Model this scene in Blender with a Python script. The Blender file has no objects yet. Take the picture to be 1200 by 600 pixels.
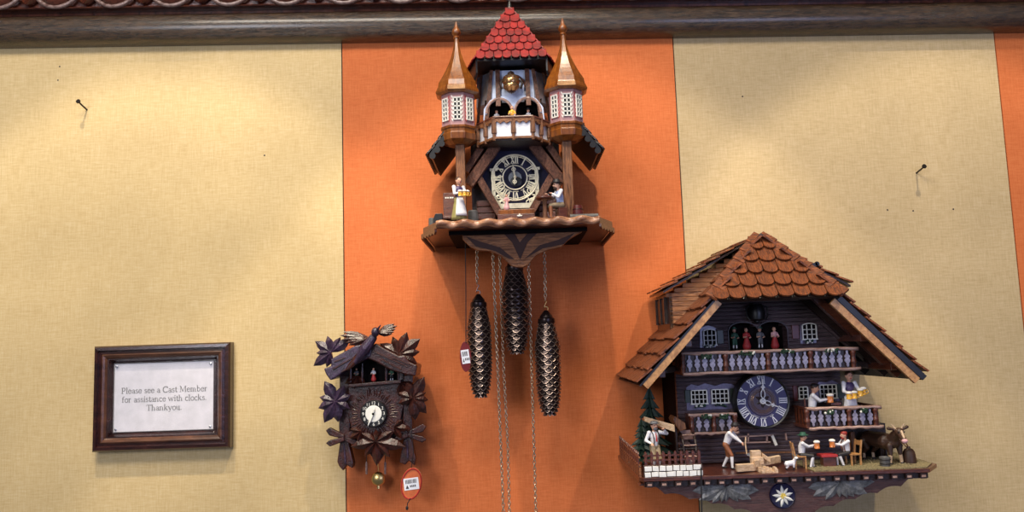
import bpy, bmesh, math, random
import numpy as np
from mathutils import Vector, Matrix
random.seed(7)
PI = math.pi
C = bpy.context.scene.collection
SC = bpy.context.scene

# ------------------------------------------------------------------ camera, lights, exposure
F_PX, CAM_D, CAM_Z = 950.0, 1.71, 1.6
PITCH, ROLL = math.atan(105 / 950.0), -0.033
CAMM = Matrix.Rotation(PI / 2 + PITCH, 3, 'X') @ Matrix.Rotation(ROLL, 3, 'Z')
cam_data = bpy.data.cameras.new('camera')
cam = bpy.data.objects.new('camera', cam_data)
C.objects.link(cam)
cam.matrix_world = Matrix.Translation((0, -CAM_D, CAM_Z)) @ CAMM.to_4x4()
cam_data.sensor_fit = 'HORIZONTAL'
cam_data.sensor_width = 36.0
cam_data.lens = 36.0 * F_PX / 1200.0
cam_data.clip_start = 0.02
SC.camera = cam

w = bpy.data.worlds.new('world'); SC.world = w
w.use_nodes = True
w.node_tree.nodes['Background'].inputs[0].default_value = (0.80, 0.88, 1.0, 1)
w.node_tree.nodes['Background'].inputs[1].default_value = 0.10


def spot(x, y, z, tx, ty, tz, energy, size, blend, col, rad=0.035):
    l = bpy.data.lights.new('ceiling_spot', 'SPOT')
    l.energy = energy; l.spot_size = math.radians(size); l.spot_blend = blend
    l.color = col; l.shadow_soft_size = rad
    o = bpy.data.objects.new('ceiling_spot', l); C.objects.link(o)
    o.location = (x, y, z)
    o.rotation_euler = (Vector((tx, ty, tz)) - Vector((x, y, z))).to_track_quat('-Z', 'Y').to_euler()
    return o


def area(x, y, z, tx, ty, tz, energy, sx, sy, col):
    l = bpy.data.lights.new('fill_light', 'AREA')  # unseen soft area lamps added as fill
    l.shape = 'RECTANGLE'; l.size = sx; l.size_y = sy; l.energy = energy; l.color = col
    o = bpy.data.objects.new('fill_light', l); C.objects.link(o)
    o.location = (x, y, z)
    o.rotation_euler = (Vector((tx, ty, tz)) - Vector((x, y, z))).to_track_quat('-Z', 'Y').to_euler()
    return o


WARM = (1.0, 0.88, 0.68)
for sx_, se_ in ((-0.74, 72), (0.10, 66), (0.93, 74)):
    spot(sx_, -0.86, 3.35, sx_, -0.55, 1.5, se_, 57, 0.12, WARM)
area(-0.5, -1.55, 3.3, 0.0, 0, 1.75, 34, 1.5, 0.4, (1.0, 0.92, 0.80))  # warm overhead fill added for the upper wall, not a window
area(1.35, -3.1, 1.75, 0.45, 0, 1.6, 15, 1.0, 0.8, (0.50, 0.58, 1.0))  # cool light for an unseen window, placed for sheen on the chalet wood
area(-1.5, -3.0, 2.3, 0.0, 0, 1.7, 26, 0.7, 0.9, (0.88, 0.90, 1.0))  # pale fill added behind the camera at the left
SC.view_settings.view_transform = 'Standard'
SC.view_settings.look = 'None'
SC.view_settings.gamma = 1.0
SC.view_settings.use_curve_mapping = False
SC.view_settings.exposure = 0.2


def W(px, py, d):
    """world x and height of a point that lies d in front of the wall"""
    v = CAMM @ Vector(((px - 600) / F_PX, -(py - 300) / F_PX, -1))
    t = (CAM_D - d) / v.y
    return v.x * t, CAM_Z + v.z * t


def W3(px, py, d):
    x, z = W(px, py, d)
    return (x, d, z)


def S(d):
    return (CAM_D - d) / F_PX


# ------------------------------------------------------------------ materials
def newmat(name):
    m = bpy.data.materials.new(name); m.use_nodes = True
    nt = m.node_tree
    return m, nt, nt.nodes['Principled BSDF']


def N(nt, typ, **kw):
    n = nt.nodes.new(typ)
    for k, v in kw.items():
        setattr(n, k, v)
    return n


def ramp(nt, stops):
    r = N(nt, 'ShaderNodeValToRGB')
    e = r.color_ramp.elements
    e[0].position, e[0].color = stops[0][0], (*stops[0][1], 1)
    e[1].position, e[1].color = stops[-1][0], (*stops[-1][1], 1)
    for p, c in stops[1:-1]:
        q = e.new(p); q.color = (*c, 1)
    return r


def wood(name, c1, c2, grain=(1, 1, 1), scale=60, rough=0.35, coat=0.3, bump=0.25):
    """grain: stretch per axis, small along the grain"""
    m, nt, b = newmat(name)
    tc = N(nt, 'ShaderNodeTexCoord'); mp = N(nt, 'ShaderNodeMapping')
    mp.inputs['Scale'].default_value = grain
    nt.links.new(tc.outputs['Object'], mp.inputs[0])
    n1 = N(nt, 'ShaderNodeTexNoise'); n1.inputs['Scale'].default_value = scale
    n1.inputs['Detail'].default_value = 6; n1.inputs['Roughness'].default_value = 0.65
    n1.inputs['Distortion'].default_value = 0.6
    nt.links.new(mp.outputs[0], n1.inputs['Vector'])
    r = ramp(nt, [(0.35, c1), (0.65, c2)])
    nt.links.new(n1.outputs[0], r.inputs[0]); nt.links.new(r.outputs[0], b.inputs['Base Color'])
    n2 = N(nt, 'ShaderNodeTexNoise'); n2.inputs['Scale'].default_value = scale * 4
    n2.inputs['Detail'].default_value = 4
    nt.links.new(mp.outputs[0], n2.inputs['Vector'])
    bp = N(nt, 'ShaderNodeBump'); bp.inputs['Strength'].default_value = bump
    bp.inputs['Distance'].default_value = 0.002
    nt.links.new(n2.outputs[0], bp.inputs['Height']); nt.links.new(bp.outputs[0], b.inputs['Normal'])
    b.inputs['Roughness'].default_value = rough
    b.inputs['Coat Weight'].default_value = coat
    b.inputs['Coat Roughness'].default_value = 0.25
    return m


def paint(name, col, rough=0.5, metal=0.0, var=0.12, scale=150, coat=0.0, bump=0.08):
    m, nt, b = newmat(name)
    tc = N(nt, 'ShaderNodeTexCoord')
    n1 = N(nt, 'ShaderNodeTexNoise'); n1.inputs['Scale'].default_value = scale
    n1.inputs['Detail'].default_value = 3
    nt.links.new(tc.outputs['Object'], n1.inputs['Vector'])
    lo = tuple(c * (1 - var) for c in col); hi = tuple(min(1, c * (1 + var)) for c in col)
    r = ramp(nt, [(0.3, lo), (0.7, hi)])
    nt.links.new(n1.outputs[0], r.inputs[0]); nt.links.new(r.outputs[0], b.inputs['Base Color'])
    bp = N(nt, 'ShaderNodeBump'); bp.inputs['Strength'].default_value = bump
    bp.inputs['Distance'].default_value = 0.001
    nt.links.new(n1.outputs[0], bp.inputs['Height']); nt.links.new(bp.outputs[0], b.inputs['Normal'])
    b.inputs['Roughness'].default_value = rough; b.inputs['Metallic'].default_value = metal
    b.inputs['Coat Weight'].default_value = coat
    return m


def fabric(name, c1, c2, c3):
    """woven linen: stretched noise both ways, plus broad cloudy mottling of the light, put into the colour"""
    m, nt, b = newmat(name)
    tc = N(nt, 'ShaderNodeTexCoord')
    outs = []
    for sc in ((1, 1, 9), (14, 1, 0.7)):
        mp = N(nt, 'ShaderNodeMapping'); mp.inputs['Scale'].default_value = (sc[0], 1, sc[2])
        nt.links.new(tc.outputs['Object'], mp.inputs[0])
        n = N(nt, 'ShaderNodeTexNoise'); n.inputs['Scale'].default_value = 34
        n.inputs['Detail'].default_value = 5; n.inputs['Roughness'].default_value = 0.75
        nt.links.new(mp.outputs[0], n.inputs['Vector']); outs.append(n)
    ad = N(nt, 'ShaderNodeMath', operation='ADD')
    nt.links.new(outs[0].outputs[0], ad.inputs[0]); nt.links.new(outs[1].outputs[0], ad.inputs[1])
    hv = N(nt, 'ShaderNodeMath', operation='MULTIPLY'); hv.inputs[1].default_value = 0.5
    nt.links.new(ad.outputs[0], hv.inputs[0])
    r = ramp(nt, [(0.36, c1), (0.5, c2), (0.64, c3)])
    nt.links.new(hv.outputs[0], r.inputs[0])
    big = N(nt, 'ShaderNodeTexNoise'); big.inputs['Scale'].default_value = 3.2; big.inputs['Detail'].default_value = 2
    nt.links.new(tc.outputs['Object'], big.inputs['Vector'])
    rb = ramp(nt, [(0.35, (0.86, 0.86, 0.86)), (0.65, (1, 1, 1))])  # uneven light put into the linen colour as soft mottling
    nt.links.new(big.outputs[0], rb.inputs[0])
    mx = N(nt, 'ShaderNodeMix', data_type='RGBA', blend_type='MULTIPLY'); mx.inputs[0].default_value = 1
    nt.links.new(r.outputs[0], mx.inputs[6]); nt.links.new(rb.outputs[0], mx.inputs[7])
    nt.links.new(mx.outputs[2], b.inputs['Base Color'])
    bp = N(nt, 'ShaderNodeBump'); bp.inputs['Strength'].default_value = 0.25; bp.inputs['Distance'].default_value = 0.001
    nt.links.new(hv.outputs[0], bp.inputs['Height']); nt.links.new(bp.outputs[0], b.inputs['Normal'])
    b.inputs['Roughness'].default_value = 0.85
    b.inputs['Specular IOR Level'].default_value = 0.2
    return m


M = {}
M['cream'] = fabric('cream_linen', (0.58, 0.41, 0.19), (0.69, 0.51, 0.255), (0.77, 0.60, 0.34))
M['cream2'] = fabric('pale_linen', (0.50, 0.36, 0.18), (0.62, 0.46, 0.25), (0.70, 0.54, 0.325))
M['orange'] = fabric('orange_linen', (0.60, 0.145, 0.042), (0.70, 0.185, 0.058), (0.77, 0.23, 0.078))
M['backing'] = paint('backing_board', (0.05, 0.045, 0.04), 0.9)
M['mould'] = wood('dark_oak', (0.010, 0.005, 0.003), (0.095, 0.052, 0.026), (0.25, 1, 2.4), 130, 0.26, 0.8, 0.9)
M['carved'] = wood('carved_mahogany', (0.05, 0.012, 0.008), (0.15, 0.04, 0.02), (1, 1, 1), 60, 0.22, 0.6, 0.3)
M['carved_lt'] = wood('pale_carved_edge', (0.10, 0.045, 0.035), (0.36, 0.25, 0.22), (1, 1, 1), 90, 0.3, 0.4, 0.3)  # paler tone for the egg rims
M['frame'] = wood('mahogany_frame', (0.014, 0.004, 0.004), (0.05, 0.013, 0.010), (0.3, 1, 1), 80, 0.25, 0.5, 0.2)
M['frame_lt'] = wood('bronze_walnut_slip', (0.06, 0.022, 0.011), (0.15, 0.058, 0.028), (0.3, 1, 1), 80, 0.3, 0.4, 0.2)
M['paper'] = paint('marbled_paper', (0.72, 0.68, 0.73), 0.4, 0, 0.10, 45, 0.3, 0.0)
M['ink'] = paint('ink', (0.07, 0.055, 0.06), 0.6)
M['steel'] = paint('steel', (0.6, 0.6, 0.62), 0.25, 1)
M['iron'] = paint('dark_iron', (0.035, 0.028, 0.025), 0.4, 0.7)
M['brass'] = paint('brass', (0.80, 0.56, 0.22), 0.34, 1, 0.05)
M['gild'] = paint('pale_gilt', (0.92, 0.84, 0.62), 0.35, 0.25, 0.1)
M['gilt_dark'] = paint('antique_gold', (0.40, 0.22, 0.10), 0.25, 0.85)
M['chain'] = paint('brass_chain', (0.62, 0.50, 0.36), 0.3, 0.85)
M['cone'] = paint('cast_cone', (0.028, 0.016, 0.015), 0.28, 0.6)
M['cone_rim'] = paint('worn_highlight_rim', (0.42, 0.31, 0.26), 0.30, 0.8)  # lighter bronze: worn scale edges with their highlight painted in
M['red_sh'] = wood('red_shingle', (0.10, 0.002, 0.003), (0.33, 0.007, 0.006), (1, 1, 1), 40, 0.55, 0.0, 0.1)
M['or_sh'] = wood('cedar_shingle', (0.035, 0.006, 0.002), (0.33, 0.080, 0.012), (7, 1, 0.7), 90, 0.55, 0.0, 1.0)
M['or_sh2'] = wood('cedar_shingle_slope', (0.04, 0.008, 0.003), (0.33, 0.084, 0.016), (1, 9, 1), 70, 0.5, 0.05, 1.0)
M['walnut'] = wood('glossy_walnut', (0.10, 0.023, 0.003), (0.28, 0.085, 0.011), (3, 3, 0.5), 50, 0.30, 0.25, 0.15)
M['oak'] = wood('ribbed_oak', (0.07, 0.022, 0.008), (0.36, 0.15, 0.06), (9, 3, 0.9), 50, 0.4, 0.1, 0.7)
M['oak_h'] = wood('bracket_oak', (0.10, 0.030, 0.010), (0.38, 0.155, 0.060), (1, 3, 9), 40, 0.42, 0.1, 0.7)
M['beam'] = wood('half_timber_beam', (0.045, 0.014, 0.009), (0.26, 0.105, 0.06), (4, 4, 2), 90, 0.4, 0.12, 1.0)
M['dark'] = wood('dark_stained', (0.010, 0.004, 0.003), (0.038, 0.014, 0.009), (1, 1, 5), 60, 0.35, 0.2, 0.5)
M['redwood'] = wood('red_brown_stained', (0.055, 0.012, 0.006), (0.16, 0.042, 0.018), (1, 1, 5), 60, 0.3, 0.4, 0.4)
M['darkred'] = wood('dark_red_stained', (0.038, 0.009, 0.005), (0.12, 0.030, 0.013), (1, 1, 5), 60, 0.3, 0.4, 0.4)
M['groove'] = paint('recess_shade_red', (0.035, 0.007, 0.004), 0.7)  # dark red holds the shade of the bracket cutouts
M['scoop'] = wood('scooped_edge_wood', (0.16, 0.050, 0.022), (0.52, 0.26, 0.14), (1, 2, 6), 40, 0.3, 0.3, 0.4)  # lighter wood, wave highlights put into the colour
M['plank'] = wood('dark_plank', (0.042, 0.024, 0.026), (0.15, 0.090, 0.100), (0.7, 1, 14), 50, 0.28, 0.6, 0.7)
M['base'] = wood('base_board', (0.055, 0.020, 0.018), (0.17, 0.065, 0.050), (0.7, 1, 14), 40, 0.28, 0.6, 0.6)
M['tan'] = wood('tan_verge', (0.30, 0.13, 0.04), (0.58, 0.30, 0.11), (2, 2, 2), 60, 0.4, 0.2, 0.4)
M['lightwood'] = wood('pale_pine', (0.50, 0.32, 0.18), (0.78, 0.58, 0.40), (1, 3, 6), 60, 0.55, 0.05, 0.4)
M['rail'] = wood('pink_rail', (0.26, 0.13, 0.09), (0.50, 0.33, 0.27), (1, 1, 6), 60, 0.32, 0.4, 0.5)
M['lilac'] = paint('lilac_paint', (0.27, 0.24, 0.32), 0.4, 0, 0.35, 200, 0.1)
M['lilac2'] = paint('violet_surround', (0.14, 0.115, 0.20), 0.4, 0, 0.3, 150, 0.2)
M['white'] = paint('white_paint', (0.80, 0.80, 0.84), 0.45, 0, 0.05)
M['plaster'] = paint('cool_lit_plaster', (0.60, 0.68, 0.86), 0.4, 0, 0.18, 90)  # white plaster, the blue of the cool light is in its colour
M['ivory'] = paint('ivory', (0.85, 0.82, 0.74), 0.4, 0, 0.05)
M['stone'] = paint('white_stone', (0.82, 0.80, 0.76), 0.6, 0, 0.08)
M['mortar'] = paint('dark_mortar', (0.08, 0.05, 0.045), 0.8)
M['navy'] = paint('navy_dial', (0.040, 0.034, 0.115), 0.5, 0, 0.1, 100, 0.0)
M['navyp'] = paint('navy_paint', (0.012, 0.010, 0.045), 0.35)
M['black'] = paint('black_and_shade', (0.007, 0.006, 0.007), 0.4, 0, 0.2, 100, 0.0)  # real black parts, and the shade painted on roof undersides
M['void'] = paint('shade_black', (0.006, 0.004, 0.004), 0.8)  # near-black colour holds the shade of niches, panes and undersides
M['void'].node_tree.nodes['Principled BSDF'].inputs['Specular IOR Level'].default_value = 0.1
M['plum'] = paint('plum_centre', (0.045, 0.014, 0.022), 0.35)
M['smallwood'] = wood('carved_dark_walnut', (0.014, 0.003, 0.0025), (0.075, 0.017, 0.010), (1.5, 1.5, 1.0), 70, 0.33, 0.3, 0.5)
M['smallwood2'] = wood('carved_walnut_sheen', (0.016, 0.007, 0.016), (0.065, 0.034, 0.075), (1.5, 1.5, 1.0), 70, 0.3, 0.4, 0.5)  # same walnut with the bluish cool-light sheen put into its colour
M['greyleaf'] = wood('grey_carved_leaf', (0.10, 0.095, 0.09), (0.28, 0.27, 0.26), (2, 2, 2), 60, 0.35, 0.4, 0.5)
M['pinkwin'] = paint('pink_plaster', (0.42, 0.22, 0.22), 0.45, 0, 0.15)
M['redstripe'] = paint('red_stripe', (0.45, 0.05, 0.05), 0.4)
M['skin'] = paint('skin_paint', (0.62, 0.33, 0.22), 0.45, 0, 0.06)
M['shirt'] = paint('white_shirt', (0.78, 0.76, 0.78), 0.5, 0, 0.05)
M['hair'] = paint('brown_hair', (0.05, 0.022, 0.012), 0.5)
M['redhair'] = paint('red_hair', (0.30, 0.03, 0.02), 0.5)
M['leather'] = paint('brown_leather', (0.26, 0.09, 0.035), 0.45, 0, 0.25)
M['ltrousers'] = paint('tan_trousers', (0.30, 0.22, 0.13), 0.5, 0, 0.2)
M['blackcloth'] = paint('black_cloth', (0.018, 0.014, 0.016), 0.5)
M['bodice'] = paint('plum_bodice', (0.055, 0.032, 0.10), 0.45)
M['redcloth'] = paint('red_cloth', (0.42, 0.03, 0.03), 0.5)
M['pink'] = paint('pink_cloth', (0.70, 0.38, 0.38), 0.5)
M['greencloth'] = paint('green_cloth', (0.03, 0.10, 0.06), 0.5)
M['greycloth'] = paint('grey_cloth', (0.12, 0.12, 0.13), 0.5)
M['olive'] = paint('olive_skirt', (0.28, 0.24, 0.08), 0.5)
M['bluecloth'] = paint('blue_vest', (0.38, 0.46, 0.72), 0.5)
M['beer'] = paint('beer', (0.85, 0.45, 0.05), 0.2, 0, 0.1, 200, 0.5)
M['beer_r'] = paint('amber_beer', (0.72, 0.23, 0.06), 0.2, 0, 0.1, 200, 0.5)
M['foam'] = paint('foam', (0.88, 0.82, 0.74), 0.6)
M['fir'] = paint('fir_green', (0.010, 0.028, 0.016), 0.6, 0, 0.4)
M['foliage'] = paint('flower_box_green', (0.02, 0.05, 0.025), 0.5, 0, 0.4)
M['shutter_g'] = paint('green_shutter', (0.015, 0.028, 0.012), 0.4)
M['shutter_r'] = paint('red_shutter', (0.10, 0.014, 0.012), 0.4)
M['gravel'] = paint('gravel', (0.20, 0.16, 0.08), 0.8, 0, 0.6, 500, 0, 0.9)
M['stump'] = paint('grey_stump', (0.10, 0.095, 0.09), 0.6, 0, 0.3)
M['cow'] = paint('brown_cow_hide', (0.05, 0.022, 0.012), 0.5, 0, 0.35, 60)
M['cream_hide'] = paint('cream_hide', (0.55, 0.38, 0.24), 0.5)
M['tag_red'] = paint('red_tag', (0.42, 0.02, 0.02), 0.35, 0, 0.15, 120, 0.3)
M['maroon_tag'] = paint('maroon_tag', (0.17, 0.012, 0.014), 0.35, 0, 0.15, 120, 0.3)
M['tag_clear'] = paint('orange_tag', (0.62, 0.15, 0.05), 0.35, 0, 0.15, 120, 0.3)
M['label'] = paint('white_label', (0.85, 0.86, 0.90), 0.5, 0, 0.03)
M['cord'] = paint('black_cord', (0.01, 0.008, 0.01), 0.6)
M['yellow'] = paint('yellow_centre', (0.75, 0.55, 0.10), 0.5)
gm, gnt, gb = newmat('clear_acrylic')
gb.inputs['Base Color'].default_value = (1, 1, 1, 1); gb.inputs['Roughness'].default_value = 0.05
gb.inputs['Alpha'].default_value = 0.12
gn_ = N(gnt, 'ShaderNodeTexNoise'); gn_.inputs['Scale'].default_value = 30
gr_ = ramp(gnt, [(0.3, (0.05,) * 3), (0.7, (0.08,) * 3)])
gnt.links.new(gn_.outputs[0], gr_.inputs[0]); gnt.links.new(gr_.outputs[0], gb.inputs['Roughness'])
M['acrylic'] = gm


# ------------------------------------------------------------------ mesh building (x, d = out of the wall, z)
class MB:
    def __init__(s, xf=None):
        s.v = []; s.f = []; s.m = []; s.xf = xf

    def add(s, vs, fs, m=0):
        b = len(s.v)
        if s.xf:
            vs = [s.xf(p) for p in vs]
        s.v += [tuple(p) for p in vs]
        for f in fs:
            s.f.append([b + i for i in f]); s.m.append(m)

    def box(s, x0, x1, d0, d1, z0, z1, m=0):
        vs = [(x, d, z) for x in (x0, x1) for d in (d0, d1) for z in (z0, z1)]
        s.add(vs, [(0, 1, 3, 2), (4, 6, 7, 5), (0, 4, 5, 1), (2, 3, 7, 6), (0, 2, 6, 4), (1, 5, 7, 3)], m)

    def hexa(s, a, b, m=0):
        """two quads a, b (4 points each) joined"""
        s.add(list(a) + list(b), [(0, 1, 2, 3), (7, 6, 5, 4), (0, 4, 5, 1), (1, 5, 6, 2), (2, 6, 7, 3), (3, 7, 4, 0)], m)

    def beam(s, p, q, wd, t, m=0):
        """bar from p to q (x,d,z); wd across in the x/z plane, t thickness in d"""
        dx, dz = q[0] - p[0], q[2] - p[2]
        L = math.hypot(dx, dz) or 1
        nx, nz = -dz / L * wd / 2, dx / L * wd / 2
        A = [(p[0] - nx, p[1], p[2] - nz), (p[0] + nx, p[1], p[2] + nz), (q[0] + nx, q[1], q[2] + nz), (q[0] - nx, q[1], q[2] - nz)]
        B = [(x, d - t, z) for x, d, z in A]
        s.hexa(A, B, m)

    def prism(s, pts, d0, d1, m=0):
        n = len(pts)
        vs = [(x, d0, z) for x, z in pts] + [(x, d1, z) for x, z in pts]
        s.add(vs, [tuple(range(n)), tuple(range(2 * n - 1, n - 1, -1))] + [(i, (i + 1) % n, n + (i + 1) % n, n + i) for i in range(n)], m)

    def prismg(s, pts, vec, m=0):
        n = len(pts)
        vs = list(pts) + [(p[0] + vec[0], p[1] + vec[1], p[2] + vec[2]) for p in pts]
        s.add(vs, [tuple(range(n)), tuple(range(2 * n - 1, n - 1, -1))] + [(i, (i + 1) % n, n + (i + 1) % n, n + i) for i in range(n)], m)

    def slab(s, pts, z0, z1, m=0):
        """plan polygon of (x,d), extruded in z"""
        s.prismg([(x, d, z0) for x, d in pts], (0, 0, z1 - z0), m)

    def tube(s, path, r, n=8, m=0, closed=False):
        P = [Vector(p) for p in path]; k = len(P)
        rr = r if isinstance(r, (list, tuple)) else [r] * k
        vs = []; fs = []
        ref = None
        for i in range(k):
            if closed:
                t = P[(i + 1) % k] - P[i - 1]
            else:
                t = P[min(i + 1, k - 1)] - P[max(i - 1, 0)]
            t.normalize()
            if ref is None:
                ref = Vector((0, 0, 1)) if abs(t.z) < 0.9 else Vector((1, 0, 0))
            u = (ref - t * ref.dot(t)).normalized(); ref = u
            v = t.cross(u)
            for j in range(n):
                a = 2 * PI * j / n
                vs.append(P[i] + (u * math.cos(a) + v * math.sin(a)) * rr[i])
        for i in range(k if closed else k - 1):
            for j in range(n):
                a, b = i * n, ((i + 1) % k) * n
                fs.append((a + j, a + (j + 1) % n, b + (j + 1) % n, b + j))
        if not closed:
            fs.append(tuple(range(n))[::-1]); fs.append(tuple((k - 1) * n + j for j in range(n)))
        s.add(vs, fs, m)

    def lathe(s, prof, c, n=24, m=0, axis='z', sx=1.0, rot=0.0):
        """prof: list of (r, h); caps closed"""
        vs = []; fs = []
        k = len(prof)
        for r, h in prof:
            for j in range(n):
                a = 2 * PI * j / n + rot
                x, y = r * math.cos(a) * sx, r * math.sin(a)
                if axis == 'z': vs.append((c[0] + x, c[1] + y, c[2] + h))
                elif axis == 'd': vs.append((c[0] + x, c[1] + h, c[2] + y))
                else: vs.append((c[0] + h, c[1] + x, c[2] + y))
        for i in range(k - 1):
            for j in range(n):
                fs.append((i * n + j, i * n + (j + 1) % n, (i + 1) * n + (j + 1) % n, (i + 1) * n + j))
        fs.append(tuple(range(n))[::-1]); fs.append(tuple((k - 1) * n + j for j in range(n)))
        s.add(vs, fs, m)

    def ell(s, c, r, m=0, nu=12, nv=8):
        prof = []
        vs = []; fs = []
        for i in range(nv + 1):
            a = PI * i / nv
            for j in range(nu):
                b = 2 * PI * j / nu
                vs.append((c[0] + r[0] * math.sin(a) * math.cos(b), c[1] + r[1] * math.sin(a) * math.sin(b), c[2] + r[2] * math.cos(a)))
        for i in range(nv):
            for j in range(nu):
                fs.append((i * nu + j, i * nu + (j + 1) % nu, (i + 1) * nu + (j + 1) % nu, (i + 1) * nu + j))
        s.add(vs, fs, m)

    def ring(s, c, r, t, m=0, n=40, w=None, axis='d'):
        pts = []
        for i in range(n):
            a = 2 * PI * i / n
            pts.append((c[0] + r * math.cos(a), c[1], c[2] + r * math.sin(a)) if axis == 'd' else
                       ((c[0] + r * math.cos(a), c[1] + r * math.sin(a), c[2]) if axis == 'z' else (c[0], c[1] + r * math.cos(a), c[2] + r * math.sin(a))))
        s.tube(pts, t, 8, m, True)

    def lobe(s, c, ang, L, wd, h=0.006, m=0, t=0.004):
        """a pointed carved leaf lobe on the wall plane: ridge down the middle"""
        ca, sa = math.cos(ang), math.sin(ang)
        def q(u, v, d): return (c[0] + ca * u - sa * v, c[1] + d, c[2] + sa * u + ca * v)
        out = [(0, 0), (0.22, 0.62), (0.5, 1.0), (0.72, 0.78), (1, 0)]
        up = [q(u * L, v * wd, 0) for u, v in out[1:-1]]; dn = [q(u * L, -v * wd, 0) for u, v in out[1:-1]]
        rid = [q(0, 0, h * 0.8), q(0.22 * L, 0, h), q(0.5 * L, 0, h), q(0.72 * L, 0, h * 0.8), q(L, 0, 0)]
        b0, b1 = q(0, 0, -t), q(L, 0, -t)
        bu = [q(u * L, v * wd * 0.96, -t) for u, v in out[1:-1]]; bd = [q(u * L, -v * wd * 0.96, -t) for u, v in out[1:-1]]
        vs = rid + up + dn + [b0] + bu + bd + [b1]
        # 0-4 ridge, 5-7 up, 8-10 dn, 11 b0, 12-14 bu, 15-17 bd, 18 b1
        fs = [(0, 1, 5), (1, 2, 6, 5), (2, 3, 7, 6), (3, 4, 7), (0, 8, 1), (1, 8, 9, 2), (2, 9, 10, 3), (3, 10, 4),
              (0, 5, 12, 11), (5, 6, 13, 12), (6, 7, 14, 13), (7, 4, 18, 14), (0, 11, 15, 8), (8, 15, 16, 9), (9, 16, 17, 10), (10, 17, 18, 4),
              (11, 12, 15), (12, 13, 16, 15), (13, 14, 17, 16), (14, 18, 17)]
        s.add(vs, fs, m)

    def leaf(s, c, lobes, h=0.006, m=0, wf=0.22):
        for i, (a, L) in enumerate(lobes):
            s.lobe((c[0], c[1] + 0.0005 * i, c[2]), math.radians(a), L, L * wf, h, m)


WL = {}


def part(name, mb, mats, parent=None, label=None, kind=None, smooth=None, bevel=0, loc=None):
    """turns a builder into ONE mesh object"""
    vs = np.array([(p[0], -p[1], p[2]) for p in mb.v], dtype=float)
    c = (vs.min(0) + vs.max(0)) / 2 if loc is None else np.array(loc)
    me = bpy.data.meshes.new(name)
    me.from_pydata([tuple(p) for p in vs - c], [], mb.f)
    if not isinstance(mats, (list, tuple)): mats = [mats]
    for m_ in mats: me.materials.append(M[m_] if isinstance(m_, str) else m_)
    me.polygons.foreach_set('material_index', mb.m)
    bm = bmesh.new(); bm.from_mesh(me)
    bmesh.ops.recalc_face_normals(bm, faces=bm.faces)
    bm.to_mesh(me); bm.free()
    if smooth:
        me.polygons.foreach_set('use_smooth', [True] * len(me.polygons))
        if smooth != 'all':
            try: me.set_sharp_from_angle(angle=math.radians(40))
            except Exception: pass
    me.update()
    o = bpy.data.objects.new(name, me); C.objects.link(o)
    pw = WL[parent.name] if parent else np.zeros(3)
    if parent: o.parent = parent
    o.location = tuple(c - pw)
    WL[o.name] = c
    if bevel:
        b = o.modifiers.new('bevel', 'BEVEL'); b.width = bevel; b.segments = 2; b.limit_method = 'ANGLE'
    if label: o['label'] = label
    if kind: o['kind'] = kind
    return o


def thing(name, x, d, z, label, cat, group=None):
    o = bpy.data.objects.new(name, None); C.objects.link(o)
    o.empty_display_size = 0.02
    o.location = (x, -d, z); WL[o.name] = np.array((x, -d, z))
    tag(o, label, cat, group)
    return o


def tag(o, label, cat, group=None):
    o['label'] = label; o['category'] = cat
    if group: o['group'] = group
    return o


# ------------------------------------------------------------------ the wall
wall = MB(); wall.box(-2.2, 2.6, -0.10, -0.004, 0.0, 3.6)
wall_o = part('wall_back', wall, 'backing', kind='structure')
TILT = math.tan(math.radians(-1.05))
def zt(x): return 2.262 + x * TILT * -1 * -1      # height of the moulding's lower edge
SEAM = (-0.357, 0.367, 1.068)
def panel(x0, x1, mat):
    mb = MB()
    g = 0.0012
    mb.prism([(x0 + g, 0.3), (x1 - g, 0.3), (x1 - g, 2.40), (x0 + g, 2.40)], -0.004, 0.0)
    return part('fabric_panel', mb, mat, wall_o)
panel(-2.2, SEAM[0], 'cream').__setitem__('label', 'cream linen wall panel at the left')
panel(SEAM[0], SEAM[1], 'orange').__setitem__('label', 'orange linen wall panel behind the tall clock')
panel(SEAM[1], SEAM[2], 'cream2').__setitem__('label', 'pale cream linen wall panel at the right')
panel(SEAM[2], 2.6, 'orange').__setitem__('label', 'narrow orange linen wall panel at the right edge')

# moulding: half-round oak rail, groove, carved egg band
def xz_sweep(mb, prof, x0, x1, m=0):
    """prof (d, dz) relative to zt; swept along x"""
    n = len(prof)
    vs = [(x0, d, zt(x0) + z) for d, z in prof] + [(x1, d, zt(x1) + z) for d, z in prof]
    mb.add(vs, [tuple(range(n)), tuple(range(2 * n - 1, n - 1, -1))] + [(i, (i + 1) % n, n + (i + 1) % n, n + i) for i in range(n)], m)
XL, XR = -2.2, 2.6
mb = MB()
prof = [(0, 0), (0.012, 0)]
for i in range(0, 15):
    a = -PI / 2 + PI * i / 14
    prof.append((0.012 + 0.030 * math.cos(a), 0.0325 + 0.0325 * math.sin(a)))
prof += [(0, 0.065)]
xz_sweep(mb, prof, XL, XR)
trim1 = part('trim_1', mb, 'mould', kind='structure', smooth=True)
mb = MB()
xz_sweep(mb, [(0, 0.065), (0.018, 0.065), (0.018, 0.070), (0.044, 0.070), (0.046, 0.0715), (0.044, 0.0735), (0.036, 0.074), (0.042, 0.155), (0.06, 0.16), (0.065, 0.175), (0, 0.175)], XL, XR, 0)
trim2 = part('trim_2', mb, 'carved', kind='structure')
PIT = 0.1235
k0 = W(65, 4, 0.05)[0]
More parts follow.
